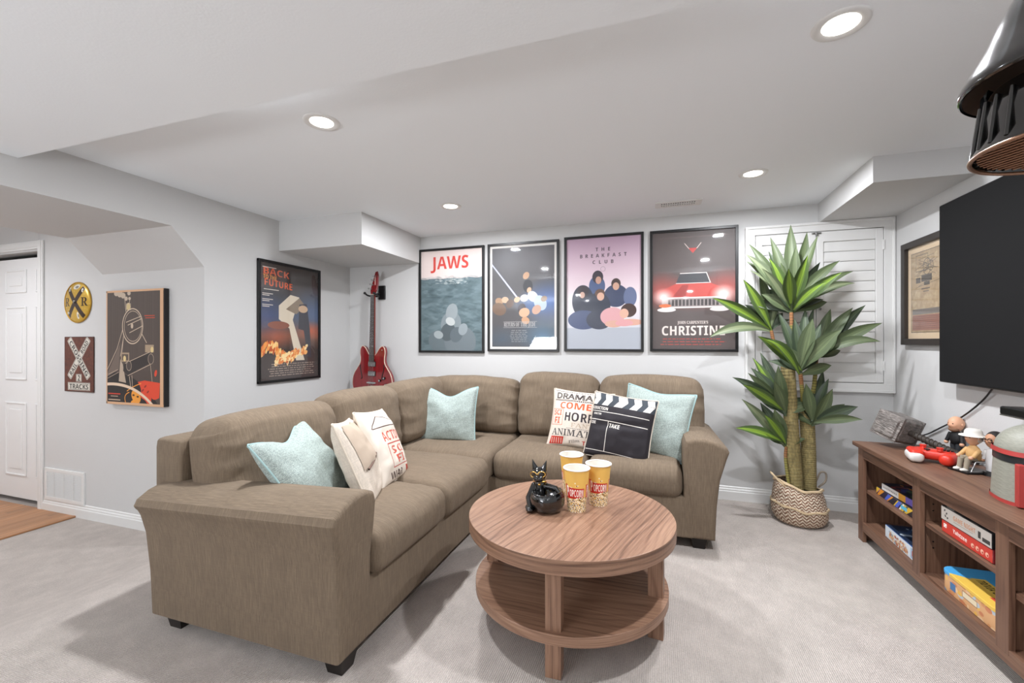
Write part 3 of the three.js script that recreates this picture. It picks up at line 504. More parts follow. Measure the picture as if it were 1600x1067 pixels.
const nightTex = canvasTex(512, 760, (c, w, h) => {           // plain dark print: dusk sky, blue planet glow, warm lights low down
  c.fillStyle = '#4b494b'; c.fillRect(0, 0, w, h); soft(c, 110, 60, 200, 'rgba(110,112,118,.5)'); soft(c, 400, 60, 190, 'rgba(120,120,128,.4)'); soft(c, 470, 420, 260, 'rgba(64,104,176,.85)', .7); soft(c, 330, 440, 160, 'rgba(86,120,170,.6)', .6);
  soft(c, 90, 700, 240, 'rgba(70,88,104,.7)', .5); soft(c, 420, 680, 230, 'rgba(80,120,150,.8)', .7);
  c.fillStyle = '#b9bfe0'; c.beginPath(); c.moveTo(0, 118); c.lineTo(0, 134); c.lineTo(206, 388); c.lineTo(216, 380); c.fill();
  for (const [x, y, r, k] of [[60, 410, 34, '#9a7a5e'], [110, 400, 30, '#b79a7e'], [150, 430, 36, '#5d4a40'], [210, 400, 26, '#c5a080'], [60, 470, 60, '#6b5444'], [250, 470, 40, '#3a3238'], [300, 300, 50, '#23242a'], [285, 220, 30, '#b08a6a'], [310, 330, 22, '#c8a284'], [340, 380, 46, '#c9ccd2'], [400, 430, 60, '#a9b7c6'], [430, 400, 26, '#8d7660'], [270, 500, 44, '#c29c7c'], [280, 560, 34, '#b98d68'], [370, 480, 40, '#b7917a'], [270, 390, 34, '#d6d3cf']]) blob(c, x, y, r, r * .8, k, x);
  c.fillStyle = '#a9a6a4'; fitText(c, 'RETURN OF', 165, 590, 130, 30, 'serif'); fitText(c, 'THE JEDI', 300, 590, 120, 30, 'serif'); c.fillRect(95, 568, 280, 2.5); c.fillRect(95, 612, 280, 2.5); credits(c, 150, 634, 150, 7, 'rgba(170,168,165,.6)', 31, 14);
});
const clubTex = canvasTex(512, 760, (c, w, h) => {            // plain lilac print: title over a cluster of dark rounded shapes on a grey ground
  c.fillStyle = grad(c, 0, 0, 0, h, [[0, '#b597ad'], [.3, '#d0b9c4'], [.55, '#ddd2d4'], [.8, '#c9c9cf'], [1, '#a8adb6']]); c.fillRect(0, 0, w, h); c.fillStyle = '#a9aeb7'; c.fillRect(0, 615, w, h);
  c.fillStyle = '#3c3038'; const sp = (t, y, W) => { c.font = font(34); const n = t.length; c.textAlign = 'center'; for (let i = 0; i < n; i++) c.fillText(t[i], 256 + (i - (n - 1) / 2) * W, y); }; sp('THE', 92, 42); sp('BREAKFAST', 134, 38); sp('CLUB', 178, 42); c.strokeStyle = '#a08c98'; c.lineWidth = 3; c.beginPath(); c.arc(256, 215, 16, 0, 7); c.stroke();
  for (const [x, y, rx, ry, k] of [[215, 330, 56, 70, '#43557c'], [220, 268, 38, 44, '#2e2530'], [225, 290, 20, 26, '#b98f7c'], [345, 400, 82, 76, '#2f3a58'], [345, 318, 32, 36, '#3b2a26'], [345, 336, 22, 26, '#c49a84'], [440, 410, 44, 66, '#5b6788'], [115, 430, 76, 110, '#262c3d'], [115, 368, 42, 44, '#2b2229'], [112, 388, 18, 22, '#c3a08f'], [225, 470, 82, 96, '#20273a'], [235, 380, 34, 30, '#5c4030'], [240, 402, 25, 28, '#cda28b'], [120, 560, 110, 66, '#39466a'], [230, 560, 90, 66, '#252c40'], [320, 540, 82, 62, '#cf9c9f'], [430, 500, 52, 46, '#3c2722'], [400, 520, 30, 32, '#d2a791'], [440, 580, 90, 22, '#cf9f8c'], [330, 590, 60, 24, '#cda08e'], [400, 585, 60, 22, '#d39a9c']]) blob(c, x, y, rx, ry, k);
});
const redCarTex = canvasTex(512, 760, (c, w, h) => {          // plain dark print with a glowing red car shape
  c.fillStyle = '#4f4543'; c.fillRect(0, 0, w, h); for (let y = 0; y < 300; y += 9) { c.fillStyle = 'rgba(95,84,80,.35)'; c.fillRect(0, y + 3 * Math.sin(y), w, 3); }
  soft(c, 60, 380, 170, 'rgba(178,72,64,.9)', .8); soft(c, 460, 370, 170, 'rgba(178,72,64,.9)', .8); soft(c, 256, 400, 250, 'rgba(150,62,56,.8)', .5);
  c.fillStyle = '#6d5c58'; for (let i = 0; i < 30; i++) c.fillRect(30 + i * 15, 34, 9 * hash(i, 1, 2) + 4, 6);
  c.fillStyle = '#b8352f'; c.beginPath(); c.moveTo(256, 142); c.lineTo(228, 108); c.lineTo(284, 108); c.fill(); c.strokeStyle = '#d9c9c2'; c.lineWidth = 4; c.beginPath(); c.moveTo(232, 112); c.lineTo(204, 76); c.moveTo(280, 112); c.lineTo(308, 76); c.stroke();
  c.fillStyle = '#37383d'; c.beginPath(); c.moveTo(176, 270); c.lineTo(340, 270); c.lineTo(364, 335); c.lineTo(150, 335); c.fill(); c.strokeStyle = '#e4dcd8'; c.lineWidth = 5; c.stroke();
  c.fillStyle = '#b5453d'; c.beginPath(); c.moveTo(150, 336); c.lineTo(364, 336); c.lineTo(480, 388); c.lineTo(480, 430); c.lineTo(32, 430); c.lineTo(32, 388); c.fill(); c.fillStyle = '#93332e'; c.beginPath(); c.moveTo(190, 345); c.lineTo(230, 345); c.lineTo(210, 420); c.lineTo(130, 420); c.fill();
  c.fillStyle = '#8e8482'; c.fillRect(60, 430, 400, 62); c.fillStyle = '#3d3838'; for (let i = 0; i < 14; i++) c.fillRect(100 + i * 23, 440, 15, 40); c.fillStyle = '#ddd3cf'; c.fillRect(50, 424, 412, 8); c.fillRect(60, 486, 400, 9);
  soft(c, 70, 420, 78, 'rgba(255,240,236,1)', .8); soft(c, 442, 410, 82, 'rgba(255,240,236,1)', .8); blob(c, 90, 505, 60, 14, '#d9d2cf'); blob(c, 420, 505, 60, 14, '#c9c2c0'); blob(c, 80, 478, 40, 12, '#c96a3e');
  c.fillStyle = '#d8cdc6'; fitText(c, 'JOHN CARPENTER\u2019S', 256, 588, 190, 18, 'serif'); fitText(c, 'CHRISTINE', 256, 640, 400, 62, 'sans-serif'); credits(c, 40, 692, 430, 3, '#a5423a', 21, 18);
});
const fireTex = canvasTex(512, 760, (c, w, h) => {            // plain dark print: blue dusk, pale beam, fire trails
  c.fillStyle = grad(c, 0, 0, 0, h, [[0, '#3b302c'], [.22, '#4a4647'], [.45, '#4b5568'], [.62, '#7d5646'], [.75, '#3e332f'], [1, '#4a4240']]); c.fillRect(0, 0, w, h);
  soft(c, 450, 300, 200, 'rgba(90,112,150,.7)'); soft(c, 60, 340, 160, 'rgba(74,80,124,.7)'); soft(c, 440, 430, 150, 'rgba(206,96,56,.85)', .5); soft(c, 130, 480, 150, 'rgba(190,90,60,.6)', .6);
  c.fillStyle = '#d8cbb6'; c.beginPath(); c.moveTo(150, 270); c.lineTo(250, 190); c.lineTo(330, 200); c.lineTo(270, 360); c.lineTo(380, 640); c.lineTo(300, 640); c.lineTo(240, 420); c.lineTo(150, 360); c.fill(); c.fillStyle = '#8a7a68'; c.beginPath(); c.moveTo(210, 290); c.lineTo(330, 205); c.lineTo(390, 260); c.lineTo(300, 320); c.fill();
  c.fillStyle = '#3a3a42'; c.beginPath(); c.moveTo(330, 250); c.lineTo(400, 240); c.lineTo(430, 420); c.lineTo(445, 620); c.lineTo(410, 620); c.lineTo(370, 430); c.lineTo(320, 420); c.fill(); blob(c, 365, 280, 44, 26, '#c8a98a'); blob(c, 150, 400, 90, 26, '#8e5a4a');
  for (let i = 0; i < 150; i++) { const k = hash(i, 1, 6), x = k * 300, y = 555 - 40 * Math.sin(k * 6) + hash(i, 2, 6) * 50; c.fillStyle = ['#f0a050', '#e8813c', '#f7d08a', '#c55a2c'][i % 4]; c.beginPath(); c.ellipse(x, y, 4 + 8 * hash(i, 3, 6), 8 + 22 * hash(i, 4, 6), .3, 0, 7); c.fill(); }
  for (let i = 0; i < 120; i++) { const k = hash(i, 5, 6), x = 120 + k * 280, y = 620 - k * 80 + hash(i, 6, 6) * 46; c.fillStyle = ['#f4b064', '#f8dca0', '#e0803c'][i % 3]; c.beginPath(); c.ellipse(x, y, 5 + 8 * hash(i, 7, 6), 5 + 14 * hash(i, 8, 6), .8, 0, 7); c.fill(); }
  c.save(); c.translate(130, 76); c.transform(1, .06, 0, 1, 0, 0); c.fillStyle = '#d8623a'; fitText(c, 'BACK', 0, -20, 220, 44); c.fillStyle = '#e8a24c'; fitText(c, 'TO THE', -50, 18, 110, 26); c.fillStyle = '#d8623a'; fitText(c, 'FUTURE', 20, 52, 240, 44); c.restore();
  c.fillStyle = '#d9cfc4'; c.fillRect(20, 26, 110, 5); c.fillRect(30, 168, 120, 5); for (let i = 0; i < 3; i++) { c.fillRect(18, 196 + i * 36, 84, 5); c.fillRect(18, 207 + i * 36, 56, 5); } credits(c, 60, 656, 420, 6, 'rgba(196,176,160,.75)', 12, 15);
});
const PW = .672, PH = .985;
{
  const set = (t, x0, x1, y0, y1) => { t.position.set((x0 + x1) / 2, (y0 + y1) / 2, ZB); };
  set(framed('black framed poster with red title over pale sky and teal water', .685, 1.0, seaTex), -2.205, -1.522, 1.126, 2.125);
  set(framed('black framed dark blue poster with white inner border', .67, .985, nightTex, .022), -1.486, -.816, 1.142, 2.129);
  set(framed('black framed lilac poster with spaced out dark title', .664, .99, clubTex), -.77, -.106, 1.148, 2.138);
  set(framed('black framed dark poster with glowing red car shape', .652, .983, redCarTex), -.057, .595, 1.152, 2.135);
  const f = framed('black framed dark poster with fire trails on the left wall behind the sofa', .673, 1.005, fireTex); f.position.set(XL, 1.396, -2.995); f.rotation.y = Math.PI / 2;
}
// technical drawing in a deep dark frame on the right wall
{
  const t = thing('framed_drawing', 'sepia technical drawing in a deep dark brown frame between window and television', 'picture', [XR, 1.543, -3.345], -Math.PI / 2);
  const w = .5, h = .665, b = .04, d = .035, fm = std({ color: 0x2a2420, roughness: .5 });
  obj('frame', [span(-w / 2, w / 2, h / 2 - b, h / 2, 0, d, .003), span(-w / 2, w / 2, -h / 2, -h / 2 + b, 0, d, .003), span(-w / 2, -w / 2 + b, -h / 2 + .001, h / 2 - .001, 0, d - .0004, .003), span(w / 2 - b, w / 2, -h / 2 + .001, h / 2 - .001, 0, d - .0004, .003)], fm, t);
  const tex = canvasTex(420, 585, (c, W, H) => { c.fillStyle = '#cdb696'; c.fillRect(0, 0, W, H); c.fillStyle = '#a08a6c'; c.fillRect(36, 40, W - 72, H - 80); for (let i = 0; i < 500; i++) { c.fillStyle = hash(i, 1, 2) > .5 ? 'rgba(120,96,70,.12)' : 'rgba(205,186,150,.14)'; c.beginPath(); c.arc(36 + hash(i, 2, 2) * (W - 72), 40 + hash(i, 3, 2) * (H - 80), 4 + 16 * hash(i, 4, 2), 0, 7); c.fill(); }
    c.strokeStyle = '#3a3530'; c.lineWidth = 3; c.strokeRect(36, 40, W - 72, H - 80); c.strokeRect(90, 60, 130, 100); c.lineWidth = 4; for (const [x, y, r] of [[190, 140, 26], [250, 140, 30], [210, 140, 50]]) { c.beginPath(); c.ellipse(x, y, r * .8, r, 0, 0, 7); c.stroke(); } c.fillStyle = '#4a443d'; c.fillRect(150, 190, 110, 40); c.fillRect(90, 200, 50, 34); c.fillRect(178, 232, 60, 22); c.lineWidth = 2; for (let i = 0; i < 12; i++) { c.beginPath(); c.moveTo(70 + hash(i, 1, 7) * 60, 60 + hash(i, 2, 7) * 220); c.lineTo(240 + hash(i, 3, 7) * 110, 60 + hash(i, 4, 7) * 220); c.stroke(); }
    c.fillStyle = '#5b5148'; c.fillRect(150, 270, 90, 8); c.fillRect(170, 288, 60, 6); c.fillStyle = '#6d6660'; c.fillRect(50, 398, W - 100, 34); c.fillStyle = '#8a5e50'; c.fillRect(50, 436, W - 100, 96); c.strokeStyle = '#5c4238'; for (let y = 446; y < 530; y += 12) { c.beginPath(); c.moveTo(52, y); c.lineTo(W - 52, y); c.stroke(); } });
  const p = new THREE.BoxGeometry(w - 2 * b, h - 2 * b, .004); p.translate(0, 0, .008); obj('print', p, std({ map: tex, roughness: .8 }), t);
  const gl = new THREE.PlaneGeometry(w - 2 * b + .002, h - 2 * b + .002); gl.translate(0, 0, .02); obj('glass', gl, M.glass, t);
}

// ------------------------------------------------------------------ window with closed shutters
{
  const W = structGroup('window_1'), x0 = .642, x1 = 1.577, y0 = .872, y1 = 2.104, z = ZB, d = .035;
  const bar = (a, b, c, e, zz = d, r = .004) => span(a, b, c, e, z, z + zz, r);
  obj('window_frame', [bar(x0, x1, y1 - .065, y1), bar(x0, x1, y0, y0 + .065), bar(x0, x0 + .065, y0 + .002, y1 - .002, d - .001), bar(x1 - .065, x1, y0 + .002, y1 - .002, d - .001),
    bar(x0 - .0, x1, y1 - .018, y1 + .002, d + .008), bar(x0, x1, y0 - .002, y0 + .018, d + .008), bar(x0 - .002, x0 + .016, y0, y1, d + .0075), bar(x1 - .016, x1, y0, y1, d + .0075)], M.trim, W);
  obj('window_back', span(x0 + .02, x1 - .02, y0 + .02, y1 - .02, z, z + .004, 0), std({ color: 0x9a9a98 }), W);
  const mid = (x0 + x1) / 2 - .005, panels = [[x0 + .068, mid - .0015], [mid + .0015, x1 - .068]];
  panels.forEach(([a, b], k) => {
    const P = new THREE.Group(); P.name = numbered('shutter_panel'); W.add(P);
    const st = .044, yt = y1 - .069, yb = y0 + .069, top = yt - .075, bot = yb + .07;
    obj('panel_rails', [span(a, a + st, yb, yt, z + .008, z + .034, .003), span(b - st, b, yb, yt, z + .008, z + .034, .003), span(a + st - .001, b - st + .001, top, yt, z + .009, z + .033, .003), span(a + st - .001, b - st + .001, yb, bot, z + .009, z + .033, .003)], M.trim, P);
    const n = 13, pitch = (top - bot) / n;
    for (let i = 0; i < n; i++) {
      const e = new THREE.CylinderGeometry(1, 1, b - a - 2 * st - .004, 14); e.rotateZ(Math.PI / 2); e.scale(1, pitch * .53, .0052); e.rotateX(-.11 - (k ? 0 : .03)); e.translate((a + b) / 2, bot + pitch * (i + .5), z + .021); obj('louver', e, M.trim, P);
    }
    const kx = k ? a + .02 : b - .02; const kn = new THREE.SphereGeometry(.009, 14, 10); kn.scale(1, 1.2, 1); kn.translate(kx, 1.47, z + .044); obj('knob', [kn, rod([kx, 1.47, z + .03], [kx, 1.47, z + .044], .004)], M.steel, P);
    for (const hy of [yt - .12, yb + .12]) { const hx = k ? b + .001 : a - .001; obj('hinge', span(hx - .006, hx + .006, hy - .035, hy + .035, z + .03, z + .04, .002), M.trim, P); }
  });
  obj('latch', [span(mid - .03, mid + .03, y1 - .086, y1 - .074, z + .034, z + .044, .003), span(mid - .008, mid + .008, y1 - .1, y1 - .074, z + .034, z + .05, .003)], M.steel, W);
}

// ------------------------------------------------------------------ media console
{
  const t = thing('media_console', 'long dark walnut media console with open shelves below the television', 'tv stand', [1.375, 0, -2.4]);
  const P = (n, g, m = M.walnutStand) => { g = merge(Array.isArray(g) ? g : [g]); g.translate(-1.375, 0, 2.4); return obj(n, g, m, t); };
  const z0 = -3.29, z1 = -1.46, xf = 1.198, xb = 1.565;
  P('top', span(1.178, 1.572, .577, .602, -3.325, -1.425, .004, 'z'));
  P('apron', span(xf + .001, xf + .02, .515, .578, z0 + .03, z1 - .03, .002, 'z'));
  P('bottom_rail', span(xf + .001, xf + .02, .066, .122, z0 + .03, z1 - .03, .002, 'z'));
  P('bottom_board', span(xf + .019, xb, .098, .118, z0 + .02, z1 - .02, .002, 'z'));
  P('back_panel', span(xb - .006, xb, .07, .578, z0 + .02, z1 - .02, 0));
  for (const z of [z0, -2.677, -2.118, z1 - .065]) P('stile', span(xf, xf + .021, z === z0 || z === z1 - .065 ? 0 : .1, .578, z, z + .065, .002));
  for (const z of [z0 + .002, z1 - .022]) P('end_panel', span(xf + .02, xb, 0, .578, z, z + .02, .002));
  for (const z of [-2.655, -2.095]) P('divider', span(xf + .02, xb - .005, .117, .578, z, z + .02, .001));
  for (const [a, b, y] of [[z0 + .022, -2.655, .322], [-2.635, -2.095, .368], [-2.075, z1 - .022, .33]]) P('shelf', span(xf + .022, xb - .006, y - .02, y, a, b, .002, 'z'));
  const pins = []; for (const [z, s] of [[-2.634, 1], [-2.074, 1], [-2.656, -1]]) for (const y of [.27, .24, .42, .45]) { const c = new THREE.CylinderGeometry(.0035, .0035, .002, 10); c.rotateX(Math.PI / 2); c.translate(1.26, y, z + s * .001); pins.push(c); }
  P('peg_holes', pins, M.dark);
}
// boxes on its shelves
function printBox(label, name, x0, x1, y0, y1, z0, z1, front, top, side, r = .004, cat = 'board game') {   // front faces -x, side faces +z
  const t = thing(name, label, cat, [(x0 + x1) / 2, y0, (z0 + z1) / 2]); const w = x1 - x0, h = y1 - y0, d = z1 - z0;
  obj('carton', new RoundedBoxGeometry(w, h, d, 2, r).translate(0, h / 2, 0), side, t);
  const f = new THREE.BoxGeometry(d - .004, h - .004, .0012); f.rotateY(-Math.PI / 2); f.translate(-w / 2, h / 2, 0); obj('front_print', f, front, t);
  if (top) { const u = new THREE.BoxGeometry(d - .006, w - .006, .0012); u.rotateX(-Math.PI / 2); u.rotateY(-Math.PI / 2); u.translate(0, h, 0); obj('lid_print', u, top, t); }
  return t;
}
const flat = (f, w = 512, h = 96, r = .45) => std({ map: canvasTex(w, h, f), roughness: r });
const artTop = (cols, s, bg) => flat((c, w, h) => { c.fillStyle = bg; c.fillRect(0, 0, w, h); for (let i = 0; i < 70; i++) { c.fillStyle = cols[i % cols.length]; c.globalAlpha = .8; c.beginPath(); c.ellipse(hash(i, 1, s) * w, hash(i, 2, s) * h, 6 + 34 * hash(i, 3, s), 3 + 14 * hash(i, 4, s), hash(i, 5, s) * 3, 0, 7); c.fill(); } c.globalAlpha = 1; }, 256, 256);
const comic = (s, bg) => flat((c, w, h) => { c.fillStyle = bg; c.fillRect(0, 0, w, h); for (let i = 0; i < 26; i++) { c.fillStyle = ['#e0912f', '#d8b23a', '#6d4fa8', '#4a64c8', '#c2452f', '#efe6d8', '#222028'][Math.floor(hash(i, 9, s) * 7)]; const x = hash(i, 1, s) * w; c.beginPath(); c.moveTo(x, 0); c.lineTo(x + 20 + 40 * hash(i, 2, s), 0); c.lineTo(x - 20, h); c.lineTo(x - 50, h); c.fill(); } c.fillStyle = '#56b7d8'; c.fillRect(w * .62, h * .25, 70, h * .5); });
{
  const a = printBox('colourful black and purple game box lying at the bottom of the upper left shelf', 'game_box', 1.245, 1.51, .323, .368, -3.17, -2.72, comic(3, '#2a2438'), null, std({ color: 0x23222c, roughness: .5 }));
  const b = printBox('dark game box with a white and orange edge lying on another game box', 'game_box', 1.255, 1.515, .369, .408, -3.11, -2.71, flat((c, w, h) => { c.fillStyle = '#d8d4d2'; c.fillRect(0, 0, w * .45, h); c.fillStyle = '#d89a3a'; c.fillRect(w * .42, 0, w * .16, h); c.fillStyle = '#6d5bb0'; c.fillRect(w * .58, 0, w * .2, h); c.fillStyle = '#2c2a33'; c.fillRect(w * .78, 0, w * .22, h); c.fillStyle = '#8a8680'; for (let i = 0; i < 9; i++) c.fillRect(20 + i * 20, 36, 12, 24); }), artTop(['#3a3f78', '#8a3f3a', '#c2803a', '#20222e', '#4f6a48'], 8, '#1c1d28'), std({ color: 0x1e1e26, roughness: .5 }));
  b.rotation.y = .05;
  printBox('upright dark comic book cover leaning behind the stacked game boxes', 'game_box', 1.50, 1.53, .41, .50, -3.12, -2.74, artTop(['#2c3f88', '#8c3a44', '#c9a24a', '#20243a', '#b8b4ac'], 19, '#1a1c2c'), null, std({ color: 0x1a1c28, roughness: .5 }));
  const c = printBox('pale blue jigsaw box on the lower left shelf', 'puzzle_box', 1.235, 1.50, .119, .187, -3.045, -2.70, flat((c, w, h) => { c.fillStyle = '#d6dfe6'; c.fillRect(0, 0, w, h); for (let i = 0; i < 160; i++) { c.fillStyle = ['#c99a70', '#b4744f', '#e2cdb0', '#8a9aa8', '#d8b48c', '#a85a48'][i % 6]; c.beginPath(); c.arc(70 + hash(i, 1, 4) * 300, 30 + hash(i, 2, 4) * 60, 4 + 9 * hash(i, 3, 4), 0, 7); c.fill(); } c.fillStyle = '#9db6cf'; c.fillRect(420, 10, 80, h - 20); c.fillStyle = '#c4574a'; c.fillRect(440, 28, 40, 40); }), artTop(['#243a5c', '#1f2c44', '#39506e', '#c8d4dc'], 23, '#1c2a40'), std({ color: 0x2c5794, roughness: .45 }));
  c.rotation.y = -.03;
  printBox('red dice game box lying under the white game box', 'game_box', 1.235, 1.52, .369, .423, -2.515, -2.195, flat((c, w, h) => { c.fillStyle = '#c53a2e'; c.fillRect(0, 0, w, h); c.fillStyle = '#f4e9e2'; c.save(); c.transform(1, .05, 0, 1, 0, 0); fitText(c, 'Yahtzee', 200, 34, 150, 34); c.restore(); c.fillStyle = '#f0c4a8'; for (const x of [330, 375, 420, 465]) { blob(c, x, 58, 16, 18, '#e9b39a'); blob(c, x + 5, 62, 7, 8, '#a8332a'); } c.fillStyle = '#f4e9e2'; c.fillRect(20, 20, 34, 34); c.fillStyle = '#b43028'; c.fillRect(28, 28, 6, 6); c.fillRect(40, 40, 6, 6); }), null, std({ color: 0x7c1f26, roughness: .45 }));
  printBox('white card game box with orange print stacked on the red game box', 'game_box', 1.235, 1.515, .4235, .485, -2.52, -2.20, flat((c, w, h) => { c.fillStyle = '#e2dcd4'; c.fillRect(0, 0, w, h); c.fillStyle = '#e0a078'; fitText(c, 'GAME NIGHT', 250, 44, 230, 34); c.fillStyle = '#4a4745'; for (const [x, y] of [[40, 22], [62, 40], [48, 62], [72, 70]]) blob(c, x, y, 10, 7, '#4a4745', x); c.fillRect(390, 30, 26, 46); c.fillRect(430, 56, 70, 26); c.fillStyle = '#bdb6ad'; c.fillRect(140, 70, 200, 5); }), artTop(['#d8d4ce', '#303033', '#3c3c40', '#26262a'], 31, '#2c2c30'), std({ color: 0x1d1d1f, roughness: .45 }));
  // lunchbox-shaped tin
  const t = thing('trivia_tin', 'yellow and blue trivia game tin with rounded corners on the lower shelf', 'board game', [1.338, .119, -2.33]);
  const sh = new THREE.Shape(), w = .22, d = .38, r = .05; sh.moveTo(-w / 2 + r, -d / 2); sh.lineTo(w / 2 - r, -d / 2); sh.absarc(w / 2 - r, -d / 2 + r, r, -Math.PI / 2, 0); sh.lineTo(w / 2, d / 2 - r); sh.absarc(w / 2 - r, d / 2 - r, r, 0, Math.PI / 2); sh.lineTo(-w / 2 + r, d / 2); sh.absarc(-w / 2 + r, d / 2 - r, r, Math.PI / 2, Math.PI); sh.lineTo(-w / 2, -d / 2 + r); sh.absarc(-w / 2 + r, -d / 2 + r, r, Math.PI, Math.PI * 1.5);
  const slabG = (h0, h1, k) => { const g = new THREE.ExtrudeGeometry(sh, { depth: h1 - h0 - .004, bevelEnabled: true, bevelSize: .002 + k, bevelOffset: -.002, bevelThickness: .002, bevelSegments: 2, curveSegments: 10 }); g.rotateX(-Math.PI / 2); g.translate(0, h0 + .002, 0); return g; };
  const tinSide = flat((c, w2, h2) => { c.fillStyle = '#d9a878'; c.fillRect(0, 0, w2, h2); for (let i = 0; i < 40; i++) blob(c, hash(i, 1, 5) * w2, hash(i, 2, 5) * h2, 8 + 20 * hash(i, 3, 5), 6 + 9 * hash(i, 4, 5), ['#e8c49a', '#cf9262', '#6f8fae', '#e6b85a', '#b9c4cc', '#c77f58'][i % 6]); c.fillStyle = '#e6d8b8'; c.fillRect(170, 26, 120, 30); c.fillStyle = '#4a79a8'; c.fillRect(60, 30, 50, 40); c.strokeStyle = '#7a5238'; c.lineWidth = 3; c.strokeRect(170, 26, 120, 30); });
  const body = slabG(0, .074, 0), bp = body.attributes.position, bu = body.attributes.uv; for (let i = 0; i < bp.count; i++) bu.setXY(i, bp.getZ(i) / d + .5 + bp.getX(i) * .8, bp.getY(i) / .08);
  obj('tin_body', body, tinSide, t);
  const lid = slabG(.074, .09, .002), lp = lid.attributes.position, lu = lid.attributes.uv; for (let i = 0; i < lp.count; i++) lu.setXY(i, lp.getZ(i) / d + .5, .5 + lp.getX(i) / w);
  obj('tin_lid', lid, flat((c, W, H) => { c.fillStyle = '#e6bd52'; c.fillRect(0, 0, W, H); c.fillStyle = '#4aa3da'; c.beginPath(); c.moveTo(0, 0); c.lineTo(W, 0); c.lineTo(W, H * .32); c.quadraticCurveTo(W * .55, H * .3, W * .33, H * .62); c.lineTo(W * .2, H); c.lineTo(0, H); c.fill(); c.fillStyle = '#e9c65e'; c.fillRect(W * .26, H * .5, W * .52, H * .24); c.fillStyle = '#3a2c1c'; fitText(c, 'TRIVIA GAME', W * .52, H * .62, W * .46, H * .14); c.fillStyle = '#d8543e'; c.fillRect(W * .68, H * .76, 46, 34); blob(c, W * .9, H * .78, 34, 22, '#efe3cf'); c.fillStyle = '#27384e'; blob(c, W * .42, H * .2, 44, 26, '#2d4a68'); blob(c, W * .64, H * .3, 30, 16, '#3b3a34'); }, 512, 384), t);
  obj('clasp', [span(-.05, .05, .02, .066, d / 2 + .001, d / 2 + .012, .004), span(-.045, .045, .012, .05, d / 2 + .01, d / 2 + .016, .003)], std({ color: 0x2166a0, roughness: .35 }), t);
  // round black case standing behind it
  const rc = thing('round_case', 'black round-topped game case with a printed oval face behind the trivia tin', 'game case', [1.44, .118, -2.24], 0);
  const arc = new THREE.Shape(); arc.moveTo(-.09, 0); arc.lineTo(.09, 0); arc.lineTo(.09, .12); arc.absarc(0, .12, .09, 0, Math.PI); arc.lineTo(-.09, 0); const cg = new THREE.ExtrudeGeometry(arc, { depth: .07, bevelEnabled: true, bevelSize: .004, bevelThickness: .004, bevelSegments: 3, curveSegments: 20 }); cg.rotateY(-Math.PI / 2 + .08); rc.position.set(1.548, .1185, -2.245); obj('case_shell', cg, std({ color: 0x101012, roughness: .4 }), rc);
  const ov = new THREE.CircleGeometry(1, 36); ov.scale(.066, .088, 1); ov.rotateY(-Math.PI / 2 + .08); ov.translate(-.0755, .112, -.006); const on = ov.attributes.uv; obj('oval_print', ov, artTop(['#9aa0a8', '#6a6f8a', '#c7bfae', '#3f4356', '#b28d6a'], 44, '#555a68'), rc);
}

// ------------------------------------------------------------------ wall television, cable, little stand
{
  const t = thing('television', 'very large flat black television mounted on the right wall', 'television', [1.5, 1.5, -2.205]);
  const w = 1.75, h = .985;
  obj('bezel', span(0, .035, -h / 2, h / 2, -w / 2, w / 2, .006), M.blackPlastic, t);
  obj('screen', span(-.0015, .004, -h / 2 + .008, h / 2 - .006, -w / 2 + .006, w / 2 - .006, .001), phys({ color: 0x161617, roughness: .85, specularIntensity: .4 }), t);
  obj('rear_housing', span(.03, .06, -h / 2 + .12, .1, -w / 2 + .2, w / 2 - .2, .01), M.blackPlastic, t);
  obj('wall_bracket', span(.055, .078, -.2, .2, -.25, .25, .003), M.steel, t);
  const c = tag(obj('power_cable', tube([atX(1556, 600, 1.545), atX(1536, 625, 1.565), atX(1505, 650, 1.568), atX(1470, 668, 1.568), atX(1446, 679, 1.566), new THREE.Vector3(1.545, .63, -3.43), new THREE.Vector3(1.50, .607, -3.40), new THREE.Vector3(1.48, .607, -3.34)], .0042, 60, 8), M.blackPlastic), 'thin black cable hanging from the television down to the console top', 'cable');
  const s = thing('sensor_bar', 'black bar on a slim silver stand behind the green helmet', 'sensor bar', [1.505, .602, -2.455]);
  obj('base', [cyl(.032, .036, .01, 0, .005, 0, 28)], M.chrome, s); obj('post', rod([0, .008, 0], [.012, .302, 0], .012, 14, .009), M.chrome, s); obj('bar', span(-.035, .05, .303, .34, -.12, .24, .008), M.blackPlastic, s); obj('bar_trim', span(-.037, .048, .299, .305, -.115, .235, .002), M.chrome, s);
}
